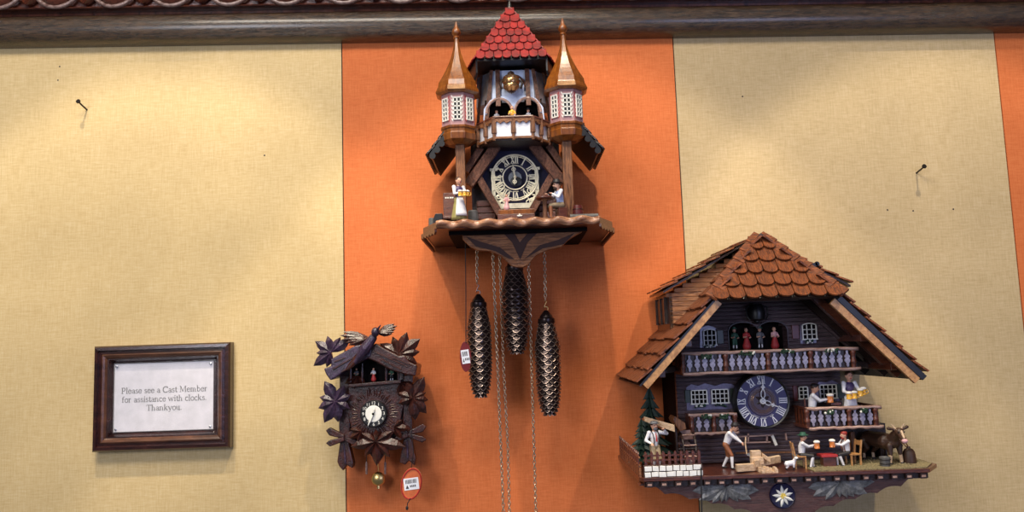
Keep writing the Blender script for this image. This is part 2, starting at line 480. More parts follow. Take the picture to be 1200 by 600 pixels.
for i in range(-9, 19):
    x = k0 + i * PIT
    if x < -1.3 or x > 1.45: continue
    z = zt(x) + 0.109
    mb = MB()
    mb.ell((x, 0.044, z), (0.034, 0.020, 0.036), 0, 20, 12)
    part('carved_egg', mb, 'carved', trim2, smooth='all')
    mb = MB()
    pts = []
    for k in range(25):
        a = PI * (0.98) + (PI * 1.04) * k / 24
        pts.append((x + 0.045 * math.cos(a), 0.047, z + 0.0365 * math.sin(a)))
    mb.tube([(x - 0.045, 0.047, z + 0.03)] + pts + [(x + 0.045, 0.047, z + 0.03)], 0.0045, 8, 0)
    part('egg_rim', mb, 'carved_lt', trim2, smooth='all')
    mb = MB()
    xm = x + PIT / 2
    for sg in (-1, 1):
        for q in range(3):
            mb.lobe((xm + sg * 0.001, 0.045 + q * 0.001, z - 0.034 + q * 0.016), math.radians(90 - sg * (38 - q * 10)), 0.046 - q * 0.004, 0.0075, 0.010)
    mb.lobe((xm, 0.047, z - 0.036), PI / 2, 0.07, 0.009, 0.012)
    part('carved_leaf', mb, 'carved', trim2)

# pin holes in the fabric, nails
for px, py in ((70, 78), (68, 94), (310, 182), (1040, 246), (1070, 247), (1117, 245), (870, 113)):
    x, z = W(px, py, 0)
    mb = MB(); mb.lathe([(0.0014, 0), (0.0017, 0.0005), (0.0008, 0.0007)], (x, 0, z), 8, 0, 'd')
    part('pin_hole', mb, 'black', wall_o)
def nail(px, py, hx, hz, lab):
    x, z = W(px, py, 0.0)
    mb = MB()
    e = (x + hx, 0.030, z + hz)
    mb.tube([(x, -0.003, z), (x + hx * .6, 0.02, z + hz * .6), e], 0.0018, 8)
    dx = Vector((hx, 0.030, hz)).normalized()
    mb.tube([Vector(e) - dx * 0.0005, Vector(e) + dx * 0.0018], 0.0048, 12)
    tag(part('nail', mb, 'iron', smooth=True), lab, 'nail')
nail(102, 129, -0.003, 0.010, 'dark bent nail stuck in the left cream wall panel')
nail(1074, 203, 0.002, 0.008, 'dark nail stuck in the right pale wall panel above the chalet clock')


# ------------------------------------------------------------------ lettering
def arc(cx, cy, rx, ry, a0, a1, n=10):
    return [(cx + rx * math.cos(math.radians(a0 + (a1 - a0) * i / n)), cy + ry * math.sin(math.radians(a0 + (a1 - a0) * i / n))) for i in range(n + 1)]
TK, TN = 0.085, 0.04
def sf(x, y, w_=0.10): return ([(x - w_, y), (x + w_, y)], TN)
G = {}
G['P'] = (0.56, [([(.14, 0), (.14, .68)], TK), sf(.14, .01), ([(.02, .67), (.28, .67)], TN), (arc(.27, .49, .20, .18, 90, -90), TK * .85), ([(.14, .31), (.27, .31)], TN)])
G['l'] = (0.25, [([(.12, 0), (.12, .70)], TK), sf(.12, .01), ([(.02, .66), (.12, .70)], TN)])
G['e'] = (0.44, [(arc(.22, .22, .17, .22, 8, 330), TK * .75), ([(.06, .25), (.39, .25)], TN)])
G['a'] = (0.44, [(arc(.2, .30, .13, .13, 150, 0, 8), TN * 1.3), ([(.33, .32), (.33, .04), (.41, .02)], TK), (arc(.19, .12, .13, .11, 60, 360), TK * .6)])
G['s'] = (0.36, [(arc(.18, .33, .11, .10, 30, 250, 8), TK * .7), (arc(.18, .12, .12, .11, 90, -160, 8), TK * .7)])
G['c'] = (0.40, [(arc(.22, .22, .17, .22, 45, 315), TK * .8)])
G['C'] = (0.66, [(arc(.36, .34, .30, .34, 40, 320, 16), TK), ([(.59, .70), (.59, .50)], TN)])
G['t'] = (0.29, [([(.13, .58), (.13, .08), (.2, .01), (.27, .05)], TK), ([(.02, .43), (.26, .43)], TN)])
G['M'] = (0.86, [([(.12, 0), (.14, .68)], TN), ([(.14, .68), (.41, .06)], TK), ([(.41, .06), (.68, .68)], TN), ([(.70, .68), (.72, 0)], TK), sf(.12, .01), sf(.72, .01), ([(.03, .67), (.16, .67)], TN), ([(.66, .67), (.80, .67)], TN)])
G['m'] = (0.76, [([(.1, 0), (.1, .44)], TK), (arc(.22, .27, .12, .16, 170, 0, 8), TN), ([(.34, .28), (.34, 0)], TK), (arc(.47, .27, .12, .16, 170, 0, 8), TN), ([(.59, .28), (.59, 0)], TK), sf(.1, .01, .08), sf(.35, .01, .08), sf(.61, .01, .08), ([(.0, .42), (.1, .44)], TN)])
G['n'] = (0.52, [([(.1, 0), (.1, .44)], TK), (arc(.24, .27, .13, .16, 170, 0, 8), TN), ([(.37, .28), (.37, 0)], TK), sf(.1, .01, .08), sf(.38, .01, .08), ([(.0, .42), (.1, .44)], TN)])
G['h'] = (0.52, [([(.1, 0), (.1, .70)], TK), (arc(.24, .27, .13, .16, 170, 0, 8), TN), ([(.37, .28), (.37, 0)], TK), sf(.1, .01, .08), sf(.38, .01, .08), ([(.0, .67), (.1, .70)], TN)])
G['k'] = (0.52, [([(.1, 0), (.1, .70)], TK), ([(.12, .2), (.36, .42)], TN), ([(.2, .27), (.42, 0)], TK), sf(.1, .01, .08), sf(.42, .01, .07), sf(.36, .43, .07)])
G['b'] = (0.48, [([(.1, .02), (.1, .70)], TK), (arc(.22, .22, .17, .21, 150, -150), TK * .75), ([(.0, .67), (.1, .70)], TN)])
G['r'] = (0.38, [([(.1, 0), (.1, .44)], TK), (arc(.24, .28, .12, .15, 160, 60, 6), TK * .6), sf(.1, .01, .08), ([(.0, .42), (.1, .44)], TN)])
G['f'] = (0.32, [([(.12, 0), (.12, .55)], TK), (arc(.22, .55, .10, .13, 180, 40, 6), TN * 1.3), sf(.12, .01), ([(.02, .43), (.27, .43)], TN)])
G['o'] = (0.46, [(arc(.23, .22, .18, .22, 0, 360, 18), TK * .75)])
G['i'] = (0.25, [([(.12, 0), (.12, .43)], TK), sf(.12, .01), ([(.02, .41), (.12, .44)], TN), ([(.12, .57), (.12, .65)], TK)])
G['w'] = (0.68, [([(.04, .43), (.19, .02)], TK), ([(.19, .02), (.32, .40)], TN), ([(.32, .42), (.47, .02)], TK), ([(.47, .02), (.6, .43)], TN), sf(.05, .43, .07), sf(.6, .43, .07)])
G['y'] = (0.48, [([(.05, .43), (.23, .02)], TK), ([(.42, .43), (.16, -.18), (.06, -.16)], TN * 1.3), sf(.06, .43, .07), sf(.40, .43, .07)])
G['u'] = (0.50, [([(.1, .43), (.1, .14)], TK), (arc(.23, .14, .13, .13, 180, 360, 8), TN * 1.2), ([(.36, .43), (.36, 0), (.44, 0)], TK), ([(.02, .43), (.1, .43)], TN), ([(.28, .43), (.36, .43)], TN)])
G['T'] = (0.60, [([(.29, 0), (.29, .67)], TK), sf(.29, .01), ([(.03, .66), (.55, .66)], TN * 1.2), ([(.03, .68), (.03, .54)], TN), ([(.55, .68), (.55, .54)], TN)])
G['.'] = (0.2, [([(.07, .03), (.11, .03)], .09)])
def strokes(mb, poly, wd, fx, d0, d1, m=0):
    for i in range(len(poly) - 1):
        (x0, y0), (x1, y1) = poly[i], poly[i + 1]
        L = math.hypot(x1 - x0, y1 - y0) or 1
        ex, ey = (x1 - x0) / L * wd * .2, (y1 - y0) / L * wd * .2
        nx, ny = -(y1 - y0) / L * wd / 2, (x1 - x0) / L * wd / 2
        q = [(x0 - ex - nx, y0 - ey - ny), (x0 - ex + nx, y0 - ey + ny), (x1 + ex + nx, y1 + ey + ny), (x1 + ex - nx, y1 + ey - ny)]
        mb.prism([fx(a, b) for a, b in q], d0, d1, m)
def text_line(mb, s, xc, zb, size, d0, d1):
    wd = sum(0.26 if ch == ' ' else G[ch][0] for ch in s) * size
    x = xc - wd / 2
    for ch in s:
        if ch == ' ': x += 0.26 * size; continue
        for poly, t in G[ch][1]:
            strokes(mb, poly, t * 1.2, lambda a, b: (x + a * size, zb + b * size), d0, d1)
        x += G[ch][0] * size
def digit_mesh(mb, txt, c, size, d0, m=0, rot=0.0):
    cu = bpy.data.curves.new('t', 'FONT'); cu.body = txt; cu.size = 1.0; cu.align_x = 'CENTER'; cu.align_y = 'CENTER'
    o = bpy.data.objects.new('t', cu); C.objects.link(o)
    dg = bpy.context.evaluated_depsgraph_get()
    me = bpy.data.meshes.new_from_object(o.evaluated_get(dg))
    ca, sa = math.cos(rot), math.sin(rot)
    vs = [(c[0] + (v.co.x * ca - v.co.y * sa) * size, d0, c[1] + (v.co.x * sa + v.co.y * ca) * size) for v in me.vertices]
    fs = [tuple(p.vertices) for p in me.polygons]
    mb.add(vs, fs, m)
    bpy.data.objects.remove(o); bpy.data.meshes.remove(me); bpy.data.curves.remove(cu)

# ------------------------------------------------------------------ framed notice
fx0, fx1, fz0, fz1 = -0.872, -0.5895, 1.4115, 1.6265
fr = thing('framed_notice', (fx0 + fx1) / 2, 0, fz0, 'small notice about clock assistance in a dark mahogany picture frame', 'picture frame')
def frame_ring(mb, a, b, prof, m=0):
    """prof: list of (inset, d) closed; picture frame section swept round the rectangle"""
    n = len(prof); vs = []
    for cx, cz, sx, sz in ((a[0], a[1], 1, 1), (b[0], a[1], -1, 1), (b[0], b[1], -1, -1), (a[0], b[1], 1, -1)):
        for ins, d in prof: vs.append((cx + sx * ins, d, cz + sz * ins))
    fs = []
    for k in range(4):
        for i in range(n):
            fs.append((k * n + i, k * n + (i + 1) % n, ((k + 1) % 4) * n + (i + 1) % n, ((k + 1) % 4) * n + i))
    mb.add(vs, fs, m)
mb = MB()
frame_ring(mb, (fx0, fz0), (fx1, fz1), [(0, 0.001), (0, 0.020), (0.003, 0.025), (0.009, 0.026), (0.011, 0.021), (0.0165, 0.023), (0.0165, 0.001)])
part('frame_rail', mb, 'frame', fr)
mb = MB()
frame_ring(mb, (fx0, fz0), (fx1, fz1), [(0.0165, 0.001), (0.0165, 0.022), (0.019, 0.0235), (0.023, 0.0215), (0.0265, 0.018), (0.0265, 0.001)])
part('frame_slip', mb, 'frame_lt', fr, label='bronze brown inner slip')
mb = MB()
frame_ring(mb, (fx0, fz0), (fx1, fz1), [(0.0265, 0.001), (0.0265, 0.017), (0.029, 0.017), (0.0345, 0.007), (0.035, 0.001)])
part('frame_liner', mb, 'frame', fr)
ix0, ix1, iz0, iz1 = fx0 + 0.037, fx1 - 0.040, fz0 + 0.035, fz1 - 0.035
mb = MB(); mb.box(fx0 + 0.01, fx1 - 0.01, 0.001, 0.006, fz0 + 0.01, fz1 - 0.01)
part('back_panel', mb, 'frame', fr)
px0, px1, pz0, pz1 = ix0 + 0.0, ix1 - 0.0, iz0 + 0.003, iz1 - 0.003
mb = MB(); mb.box(px0, px1, 0.006, 0.0072, pz0, pz1)
sheet = part('paper_sheet', mb, 'paper', fr)
mb = MB()
xc = (px0 + px1) / 2
tz = W(190, 460, 0.01)[1]
for i, s_ in enumerate(('Please see a Cast Member', 'for assistance with clocks.', 'Thankyou.')):
    text_line(mb, s_, xc + 0.001, tz - i * 0.0182, 0.0174, 0.0072, 0.0076)
part('printed_text', mb, 'ink', sheet)
mb = MB(); mb.box(px0 - 0.001, px1 + 0.001, 0.0082, 0.0100, pz0 - 0.001, pz1 + 0.001)
part('acrylic_cover', mb, 'acrylic', fr)
for sx in (px0 + 0.005, px1 - 0.005):
    for sz in (pz0 + 0.005, pz1 - 0.005):
        mb = MB(); mb.lathe([(0.0022, 0), (0.0024, 0.001), (0.0012, 0.0016)], (sx, 0.010, sz), 12, 0, 'd')
        part('screw', mb, 'steel', fr)


# ------------------------------------------------------------------ carved figures
def v3(*a): return np.array(a, dtype=float)
def ik(a, b, l1, l2, pole):
    d = b - a; L = np.linalg.norm(d); L2 = min(L, (l1 + l2) * 0.999)
    b = a + d / L * L2
    u = d / L
    x = (l1 * l1 - l2 * l2 + L2 * L2) / (2 * L2)
    h = math.sqrt(max(l1 * l1 - x * x, 0))
    p = pole - u * np.dot(pole, u); p = p / (np.linalg.norm(p) or 1)
    return a + u * x + p * h, b
def remesh(prims, voxel, mats, name, xf):
    """prims: ('c', p, q, r0, r1, mat) tapered capsule or ('e', c, (rx,ry,rz), mat); one continuous surface"""
    tmp = MB()
    for p in prims:
        if p[0] == 'e': tmp.ell(p[1], p[2], 0, 14, 10)
        else:
            a, b, r0, r1 = p[1:5]
            n = 4
            tmp.tube([a + (b - a) * i / n for i in range(n + 1)], [r0 + (r1 - r0) * i / n for i in range(n + 1)], 10)
            tmp.ell(a, (r0,) * 3, 0, 10, 8); tmp.ell(b, (r1,) * 3, 0, 10, 8)
    me = bpy.data.meshes.new('tmp'); me.from_pydata(tmp.v, [], tmp.f)
    bm = bmesh.new(); bm.from_mesh(me); bmesh.ops.recalc_face_normals(bm, faces=bm.faces); bm.to_mesh(me); bm.free()
    o = bpy.data.objects.new('tmp', me); C.objects.link(o)
    r = o.modifiers.new('r', 'REMESH'); r.mode = 'VOXEL'; r.voxel_size = voxel
    s_ = o.modifiers.new('s', 'SMOOTH'); s_.iterations = 2; s_.factor = 0.5
    dg = bpy.context.evaluated_depsgraph_get()
    m2 = bpy.data.meshes.new_from_object(o.evaluated_get(dg))
    co = np.array([v.co[:] for v in m2.vertices]); fs = [tuple(p.vertices) for p in m2.polygons]
    bpy.data.objects.remove(o); bpy.data.meshes.remove(me); bpy.data.meshes.remove(m2)
    cen = np.array([co[list(f)].mean(0) for f in fs])
    best = np.full(len(fs), 1e9); idx = np.zeros(len(fs), int)
    for p in prims:
        if p[0] == 'e':
            q = (cen - p[1]) / np.array(p[2]); dd = (np.linalg.norm(q, axis=1) - 1) * min(p[2])
        else:
            a, b, r0, r1 = p[1:5]; ab = b - a
            t = np.clip(((cen - a) @ ab) / max(ab @ ab, 1e-12), 0, 1)
            dd = np.linalg.norm(cen - (a + t[:, None] * ab), axis=1) - (r0 + (r1 - r0) * t)
        k = dd < best; best[k] = dd[k]; idx[k] = mats.index(p[-1])
    mb = MB(xf)
    mb.add([tuple(c) for c in co], fs, 0)
    mb.m = [int(i) for i in idx]
    return mb
def xform(origin, H, yaw, roll=0.0):
    cy, sy = math.cos(yaw), math.sin(yaw)
    def f(p):
        x, d, z = p[0] * H, p[1] * H, p[2] * H
        if roll: x, z = x * math.cos(roll) + z * math.sin(roll), -x * math.sin(roll) + z * math.cos(roll)
        return (origin[0] + x * cy + d * sy, origin[1] - x * sy + d * cy, origin[2] + z)
    return f
def figure(name, label, parent, origin, H, yaw=0, sit=False, lean=0.05, hands=None, feet=None, head=(0, 0),
           shirt='shirt', vest=None, trousers='leather', socks='shirt', shoes='blackcloth', hair='hair', beard=None, detail=150, hd=1.18):
    """a painted wooden figure, about H tall, facing +d when yaw = 0"""
    yaw = math.radians(yaw)
    pz = 0.30 if sit else 0.49
    pel = v3(0, 0, pz)
    up = v3(0, math.sin(lean), math.cos(lean)); fw = v3(0, math.cos(lean), -math.sin(lean))
    ch = pel + up * 0.17; ne = pel + up * 0.285; hc = pel + up * 0.385 + fw * 0.02 + v3(head[0], head[1], 0)
    pr = []
    body = vest or shirt
    pr += [('e', pel + v3(0, 0, 0.0), (0.085, 0.070, 0.07), trousers), ('c', pel + up * 0.05, ch, 0.072, 0.082, body),
           ('e', ch + up * 0.03, (0.098, 0.068, 0.085), body), ('c', ne - up * 0.02, ne + up * 0.04, 0.034, 0.030, 'skin')]
    r = 0.062 * hd
    pr += [('e', hc, (r * 0.86, r * 0.95, r * 1.15), 'skin'),
           ('e', hc - fw * r * 0.20 + up * r * 0.40, (r * 0.97, r * 0.96, r * 0.90), hair),
           ('e', hc + fw * r * 0.98 - up * r * 0.05, (r * 0.17, r * 0.26, r * 0.22), 'skin'),
           ('e', hc + fw * r * 0.88 - up * r * 0.52, (r * 0.26, r * 0.13, r * 0.09), 'redcloth')]
    for sg in (-1, 1):
        pr += [('e', hc + fw * r * 0.86 + up * r * 0.12 + v3(sg * r * 0.34, 0, 0), (r * 0.13, r * 0.13, r * 0.11), 'blackcloth'),
               ('e', hc + v3(sg * r * 0.88, 0, 0), (r * 0.14, r * 0.2, r * 0.28), 'skin')]
    if beard:
        pr += [('e', hc + fw * r * 0.55 - up * r * 0.72, (r * 0.6, r * 0.5, r * 0.55), beard),
               ('e', hc + fw * r * 0.93 - up * r * 0.34, (r * 0.42, r * 0.14, r * 0.10), beard)]
    hands = hands or {}
    feet = feet or {}
    for sg, k in ((-1, 'l'), (1, 'r')):
        sh = pel + up * 0.255 + v3(sg * 0.105, 0, 0)
        tg = v3(*hands.get(k, (sg * 0.17, 0.03, pz - 0.03)))
        pole = v3(*hands.get('pole_' + k, (sg * 0.6, -0.5, -0.6)))
        el, hn = ik(sh, tg, 0.155, 0.145, pole)
        pr += [('c', sh, el, 0.040, 0.031, shirt), ('c', el, hn - (hn - el) * 0.15, 0.030, 0.022, shirt), ('e', sh, (0.044, 0.042, 0.044), shirt)]
        u = (hn - el) / np.linalg.norm(hn - el)
        side = np.cross(u, v3(0, 0, 1)); side = side / (np.linalg.norm(side) or 1)
        nn = np.cross(side, u)
        pm = hn + u * 0.018
        pr += [('e', pm, (0.022, 0.024, 0.020), 'skin')]
        for q, fl in enumerate((0.030, 0.035, 0.033, 0.026)):
            b0 = pm + side * (q - 1.5) * 0.0125 + u * 0.012
            b1 = b0 + u * fl * 0.6 - nn * 0.004; b2 = b1 + u * fl * 0.35 - nn * fl * 0.6
            pr += [('c', b0, b1, 0.0072, 0.0066, 'skin'), ('c', b1, b2, 0.0066, 0.0055, 'skin')]
        pr += [('c', pm - side * 0.018, pm - side * 0.034 + u * 0.020 - nn * 0.010, 0.0085, 0.0068, 'skin')]
        hp = pel + v3(sg * 0.048, 0, -0.01)
        if sit: ft = v3(*feet.get(k, (sg * 0.07, 0.22, 0.03)))
        else: ft = v3(*feet.get(k, (sg * 0.06, 0.0, 0.03)))
        kn, an = ik(hp, ft + v3(0, 0, 0.01), 0.235, 0.235, v3(0, 1, 0.35))
        pr += [('c', hp, kn, 0.060, 0.042, trousers), ('c', kn, an, 0.039, 0.024, socks),
               ('c', an + v3(0, -0.012, -0.012), an + v3(sg * 0.01, 0.062, -0.020), 0.023, 0.019, shoes)]
    mats = []
    for p in pr:
        if p[-1] not in mats: mats.append(p[-1])
    xf = xform(origin, H, yaw)
    mb = remesh(pr, 1.0 / detail, mats, name, xf)
    o = part(name, mb, mats, parent, label, smooth='all')
    info = dict(o=o, xf=xf, hc=hc, r=r, pel=pel, up=up, fw=fw, H=H)
    return info
def hat(fi, mat='blackcloth', brim=1.55, crown=0.95, feather=None):
    hc, r = fi['hc'], fi['r']
    mb = MB(fi['xf'])
    c = hc + fi['up'] * r * 0.55 - fi['fw'] * r * 0.08
    mb.lathe([(r * brim * .9, 0), (r * brim, 0.004), (r * brim, 0.010), (r * 1.04, 0.014), (r * 0.98, r * 0.35), (r * 0.82, r * crown), (r * 0.4, r * (crown + 0.08))], tuple(c), 20)
    o = part('hat', mb, mat, fi['o'], smooth=True)
def skirt(fi, mat, top=0.03, bot=0.06, r0=0.075, r1=0.17, flut=10, name='skirt'):
    mb = MB(fi['xf']); pel = fi['pel']
    n = 40; ks = 8; vs = []; fs = []
    for i in range(ks + 1):
        t = i / ks
        z = pel[2] + top + (bot - pel[2] - top) * t
        rr = r0 + (r1 - r0) * t ** 0.75
        for j in range(n):
            a = 2 * PI * j / n
            q = rr * (1 + 0.07 * t * math.cos(flut * a))
            vs.append((pel[0] + q * math.cos(a), pel[1] + q * math.sin(a) * 0.85, z))
    for i in range(ks):
        for j in range(n): fs.append((i * n + j, i * n + (j + 1) % n, (i + 1) * n + (j + 1) % n, (i + 1) * n + j))
    fs.append(tuple(range(n))); fs.append(tuple(ks * n + j for j in range(n)))
    mb.add(vs, fs); part(name, mb, mat, fi['o'], smooth='all')
def apron(fi, mat='shirt', r0=0.085, r1=0.185, bot=0.13):
    mb = MB(fi['xf']); pel = fi['pel']; vs = []; fs = []
    n = 10; ks = 6
    for lay in (0, 1):
        for i in range(ks + 1):
            t = i / ks; z = pel[2] + 0.03 + (bot - pel[2] - 0.03) * t
            rr = r0 + (r1 - r0) * t ** 0.75 + (0.012 if lay else -0.002)
            for j in range(n + 1):
                a = PI / 2 - 0.75 + 1.5 * j / n
                vs.append((rr * math.cos(a), rr * math.sin(a) * 0.87, z))
    L = (ks + 1) * (n + 1)
    for i in range(ks):
        for j in range(n):
            q = i * (n + 1) + j
            fs.append((q, q + 1, q + n + 2, q + n + 1)); fs.append((L + q, L + q + n + 1, L + q + n + 2, L + q + 1))
    for i in range(ks):
        for j in (0, n):
            q = i * (n + 1) + j; fs.append((q, q + n + 1, L + q + n + 1, L + q))
    for j in range(n):
        fs.append((j, L + j, L + j + 1, j + 1)); q = ks * (n + 1) + j; fs.append((q, q + 1, L + q + 1, L + q))
    mb.add(vs, fs); part('apron', mb, mat, fi['o'], smooth='all')
def mug(fi, pos, mat='beer', s_=1.0, lab=None, parent=None):
    mb = MB(fi['xf']); r = 0.038 * s_; h = 0.10 * s_
    c = (pos[0], pos[1], pos[2])
    mb.lathe([(r, 0), (r * 1.06, h * .08), (r * 0.96, h * .15), (r * .97, h * .78), (r * 1.03, h * .82)], c, 16, 0)
    mb.lathe([(r * 1.05, h * .80), (r * 1.2, h * .92), (r * 1.0, h * 1.06), (r * 0.5, h * 1.14)], c, 16, 1)
    mb.tube([(c[0] + r * .95, c[1] + r * .3, c[2] + h * .7), (c[0] + r * 1.6, c[1] + r * .6, c[2] + h * .62), (c[0] + r * 1.6, c[1] + r * .6, c[2] + h * .25), (c[0] + r * .95, c[1] + r * .3, c[2] + h * .15)], r * .17, 8, 0)
    part('beer_mug', mb, [mat, 'foam'], parent or fi['o'], smooth=True)
def braces(fi, mat='blackcloth', tie=None):
    pel, up, fw = fi['pel'], fi['up'], fi['fw']
    mb = MB(fi['xf'])
    for sg in (-1, 1):
        pts = [pel + up * 0.04 + fw * 0.073 + v3(sg * 0.045, 0, 0), pel + up * 0.13 + fw * 0.090 + v3(sg * 0.05, 0, 0), pel + up * 0.22 + fw * 0.082 + v3(sg * 0.06, 0, 0), pel + up * 0.29 + fw * 0.02 + v3(sg * 0.065, 0, 0),
               pel + up * 0.23 - fw * 0.068 + v3(sg * 0.05, 0, 0), pel + up * 0.06 - fw * 0.074 + v3(sg * 0.035, 0, 0)]
        mb.tube([tuple(p) for p in pts], 0.0095, 6)
    part('braces', mb, mat, fi['o'], smooth=True)
    if tie:
        mb = MB(fi['xf'])
        a = pel + up * 0.255 + fw * 0.07; b = pel + up * 0.10 + fw * 0.095
        mb.tube([tuple(a), tuple((a + b) / 2 + fw * 0.01), tuple(b)], [0.008, 0.013, 0.016], 6)
        part('necktie', mb, tie, fi['o'], smooth=True)

# ------------------------------------------------------------------ shingles
def shingle_rows(mb, rows, thick, mats=1, kind='round', lift=0.003, jit=0.0):
    """rows: list of (A, B, down, normal, count, length): row's upper edge A->B, shingles hang along 'down'"""
    for ri, (A, B, dn, nm, cnt, ln) in enumerate(rows):
        A, B, dn, nm = Vector(A), Vector(B), Vector(dn).normalized(), Vector(nm).normalized()
        e = (B - A); wd = e.length / cnt; e.normalize()
        for i in range(cnt):
            p = A + e * wd * i
            l2 = ln * (1 + random.uniform(-jit, jit))
            g = wd * 0.03
            lf = lift * (1 + random.uniform(-jit, jit) * 2)
            q = (dn * l2 + nm * lf)
            if kind == 'round':
                k = 7; out = [p + e * g]
                for j in range(k):
                    a = PI + PI * j / (k - 1)
                    out.append(p + e * (wd / 2 + (wd / 2 - g) * math.cos(a)) + q * (0.72 - 0.28 * math.sin(a)))
                out.append(p + e * (wd - g))
            else:
                out = [p + e * g, p + e * g + q, p + e * (wd - g) + q, p + e * (wd - g)]
            off = nm * thick
            mb.prismg([tuple(x) for x in out], tuple(off), random.randrange(mats))

# ------------------------------------------------------------------ Roman numerals for dials
ROM = ['XII', 'I', 'II', 'III', 'IIII', 'V', 'VI', 'VII', 'VIII', 'IX', 'X', 'XI']
def numeral(mb, s, c, rad, ang, h, d0, d1, m=0, fat=0.17, thin=0.09):
    """numeral centred at radius rad and clock angle ang, feet towards the centre"""
    wds = {'I': 0.36, 'V': 0.74, 'X': 0.74}
    tot = sum(wds[q] for q in s)
    ux, uz = math.sin(ang), math.cos(ang); rx, rz = uz, -ux
    def fx(a, b):
        return (c[0] + ux * (rad + (b - .5) * h) + rx * (a - tot / 2) * h * .72, c[1] + uz * (rad + (b - .5) * h) + rz * (a - tot / 2) * h * .72)
    x = 0
    for q in s:
        w_ = wds[q]
        if q == 'I': strokes(mb, [(x + w_ / 2, 0), (x + w_ / 2, 1)], fat, fx, d0, d1, m)
        elif q == 'V':
            strokes(mb, [(x + .08, 1), (x + w_ / 2, 0)], fat, fx, d0, d1, m); strokes(mb, [(x + w_ - .08, 1), (x + w_ / 2, 0)], thin, fx, d0, d1, m)
        else:
            strokes(mb, [(x + .08, 1), (x + w_ - .08, 0)], fat, fx, d0, d1, m); strokes(mb, [(x + w_ - .08, 1), (x + .08, 0)], thin, fx, d0, d1, m)
        x += w_
    strokes(mb, [(0.02, 0), (tot - .02, 0)], 0.07, fx, d0, d1, m); strokes(mb, [(0.02, 1), (tot - .02, 1)], 0.07, fx, d0, d1, m)

def window(parent, cx, cz, w_, h_, d, nx, nz, frame='ivory', arched=False, pane='void', bar=0.0013):
    mb = MB(); mb.box(cx - w_ / 2, cx + w_ / 2, d, d + 0.001, cz - h_ / 2, cz + h_ / 2)
    win = MB()
    t = bar
    win.box(cx - w_ / 2, cx - w_ / 2 + t, d + 0.001, d + 0.004, cz - h_ / 2, cz + h_ / 2)
    win.box(cx + w_ / 2 - t, cx + w_ / 2, d + 0.001, d + 0.004, cz - h_ / 2, cz + h_ / 2)
    win.box(cx - w_ / 2 - t * .6, cx + w_ / 2 + t * .6, d + 0.001, d + 0.005, cz - h_ / 2 - t * .6, cz - h_ / 2 + t * .7)
    if arched:
        n = 10; pts = [(cx - w_ / 2 + w_ * i / n, cz + h_ / 2 - t + 0.12 * h_ * math.sin(PI * i / n)) for i in range(n + 1)]
        pts2 = [(x, z + t) for x, z in pts][::-1]
        win.prism(pts + pts2, d + 0.001, d + 0.004)
        mb.prism([(cx - w_ / 2, cz + h_ / 2 - t)] + pts + [(cx + w_ / 2, cz + h_ / 2 - t)], d, d + 0.001)
    else:
        win.box(cx - w_ / 2, cx + w_ / 2, d + 0.001, d + 0.004, cz + h_ / 2 - t, cz + h_ / 2)
    for i in range(1, nx): win.box(cx - w_ / 2 + w_ * i / nx - t * .35, cx - w_ / 2 + w_ * i / nx + t * .35, d + 0.001, d + 0.0035, cz - h_ / 2, cz + h_ / 2)
    for i in range(1, nz): win.box(cx - w_ / 2, cx + w_ / 2, d + 0.001, d + 0.0035, cz - h_ / 2 + h_ * i / nz - t * .35, cz - h_ / 2 + h_ * i / nz + t * .35)
    o = part('window', win, frame, parent)
    part('pane', mb, pane, o)
    return o

def link_chain(mb, path, ll=0.0088, r=0.0009, wd=0.0026, m=0):
    P = [Vector(p) for p in path]
    segs = []; tot = 0
    for i in range(len(P) - 1): segs.append((tot, P[i], P[i + 1])); tot += (P[i + 1] - P[i]).length
    step = ll * 0.74; n = int(tot / step)
    for k in range(n):
        s_ = (k + .5) * step
        for st, a, b in segs:
            L = (b - a).length
            if s_ <= st + L: c = a + (b - a) * ((s_ - st) / L); t = (b - a).normalized(); break
        tw = 0.35 + (PI / 2 if k % 2 else 0)
        side = Vector((math.cos(tw), math.sin(tw), 0)); side = (side - t * side.dot(t)).normalized()
        pts = []
        for j in range(12):
            a_ = 2 * PI * j / 12
            pts.append(tuple(c + t * math.sin(a_) * ll / 2 + side * math.cos(a_) * wd * (1 if abs(math.cos(a_)) < .9 else .95)))
        mb.tube(pts, r, 5, m, True)

# ================================================================== tall castle clock
KX = 0.0125
cas = thing('cuckoo_clock', KX, 0, 1.747, 'tall castle cuckoo clock with red shingled tower roof and two spired turrets', 'clock', 'carved cuckoo clocks on the wall')
mb = MB()
mb.box(KX - 0.088, KX + 0.088, 0.0, 0.128, 1.8260, 2.03); mb.box(KX - 0.055, KX + 0.055, 0.0, 0.10, 2.03, 2.14)
part('case', mb, 'dark', cas)
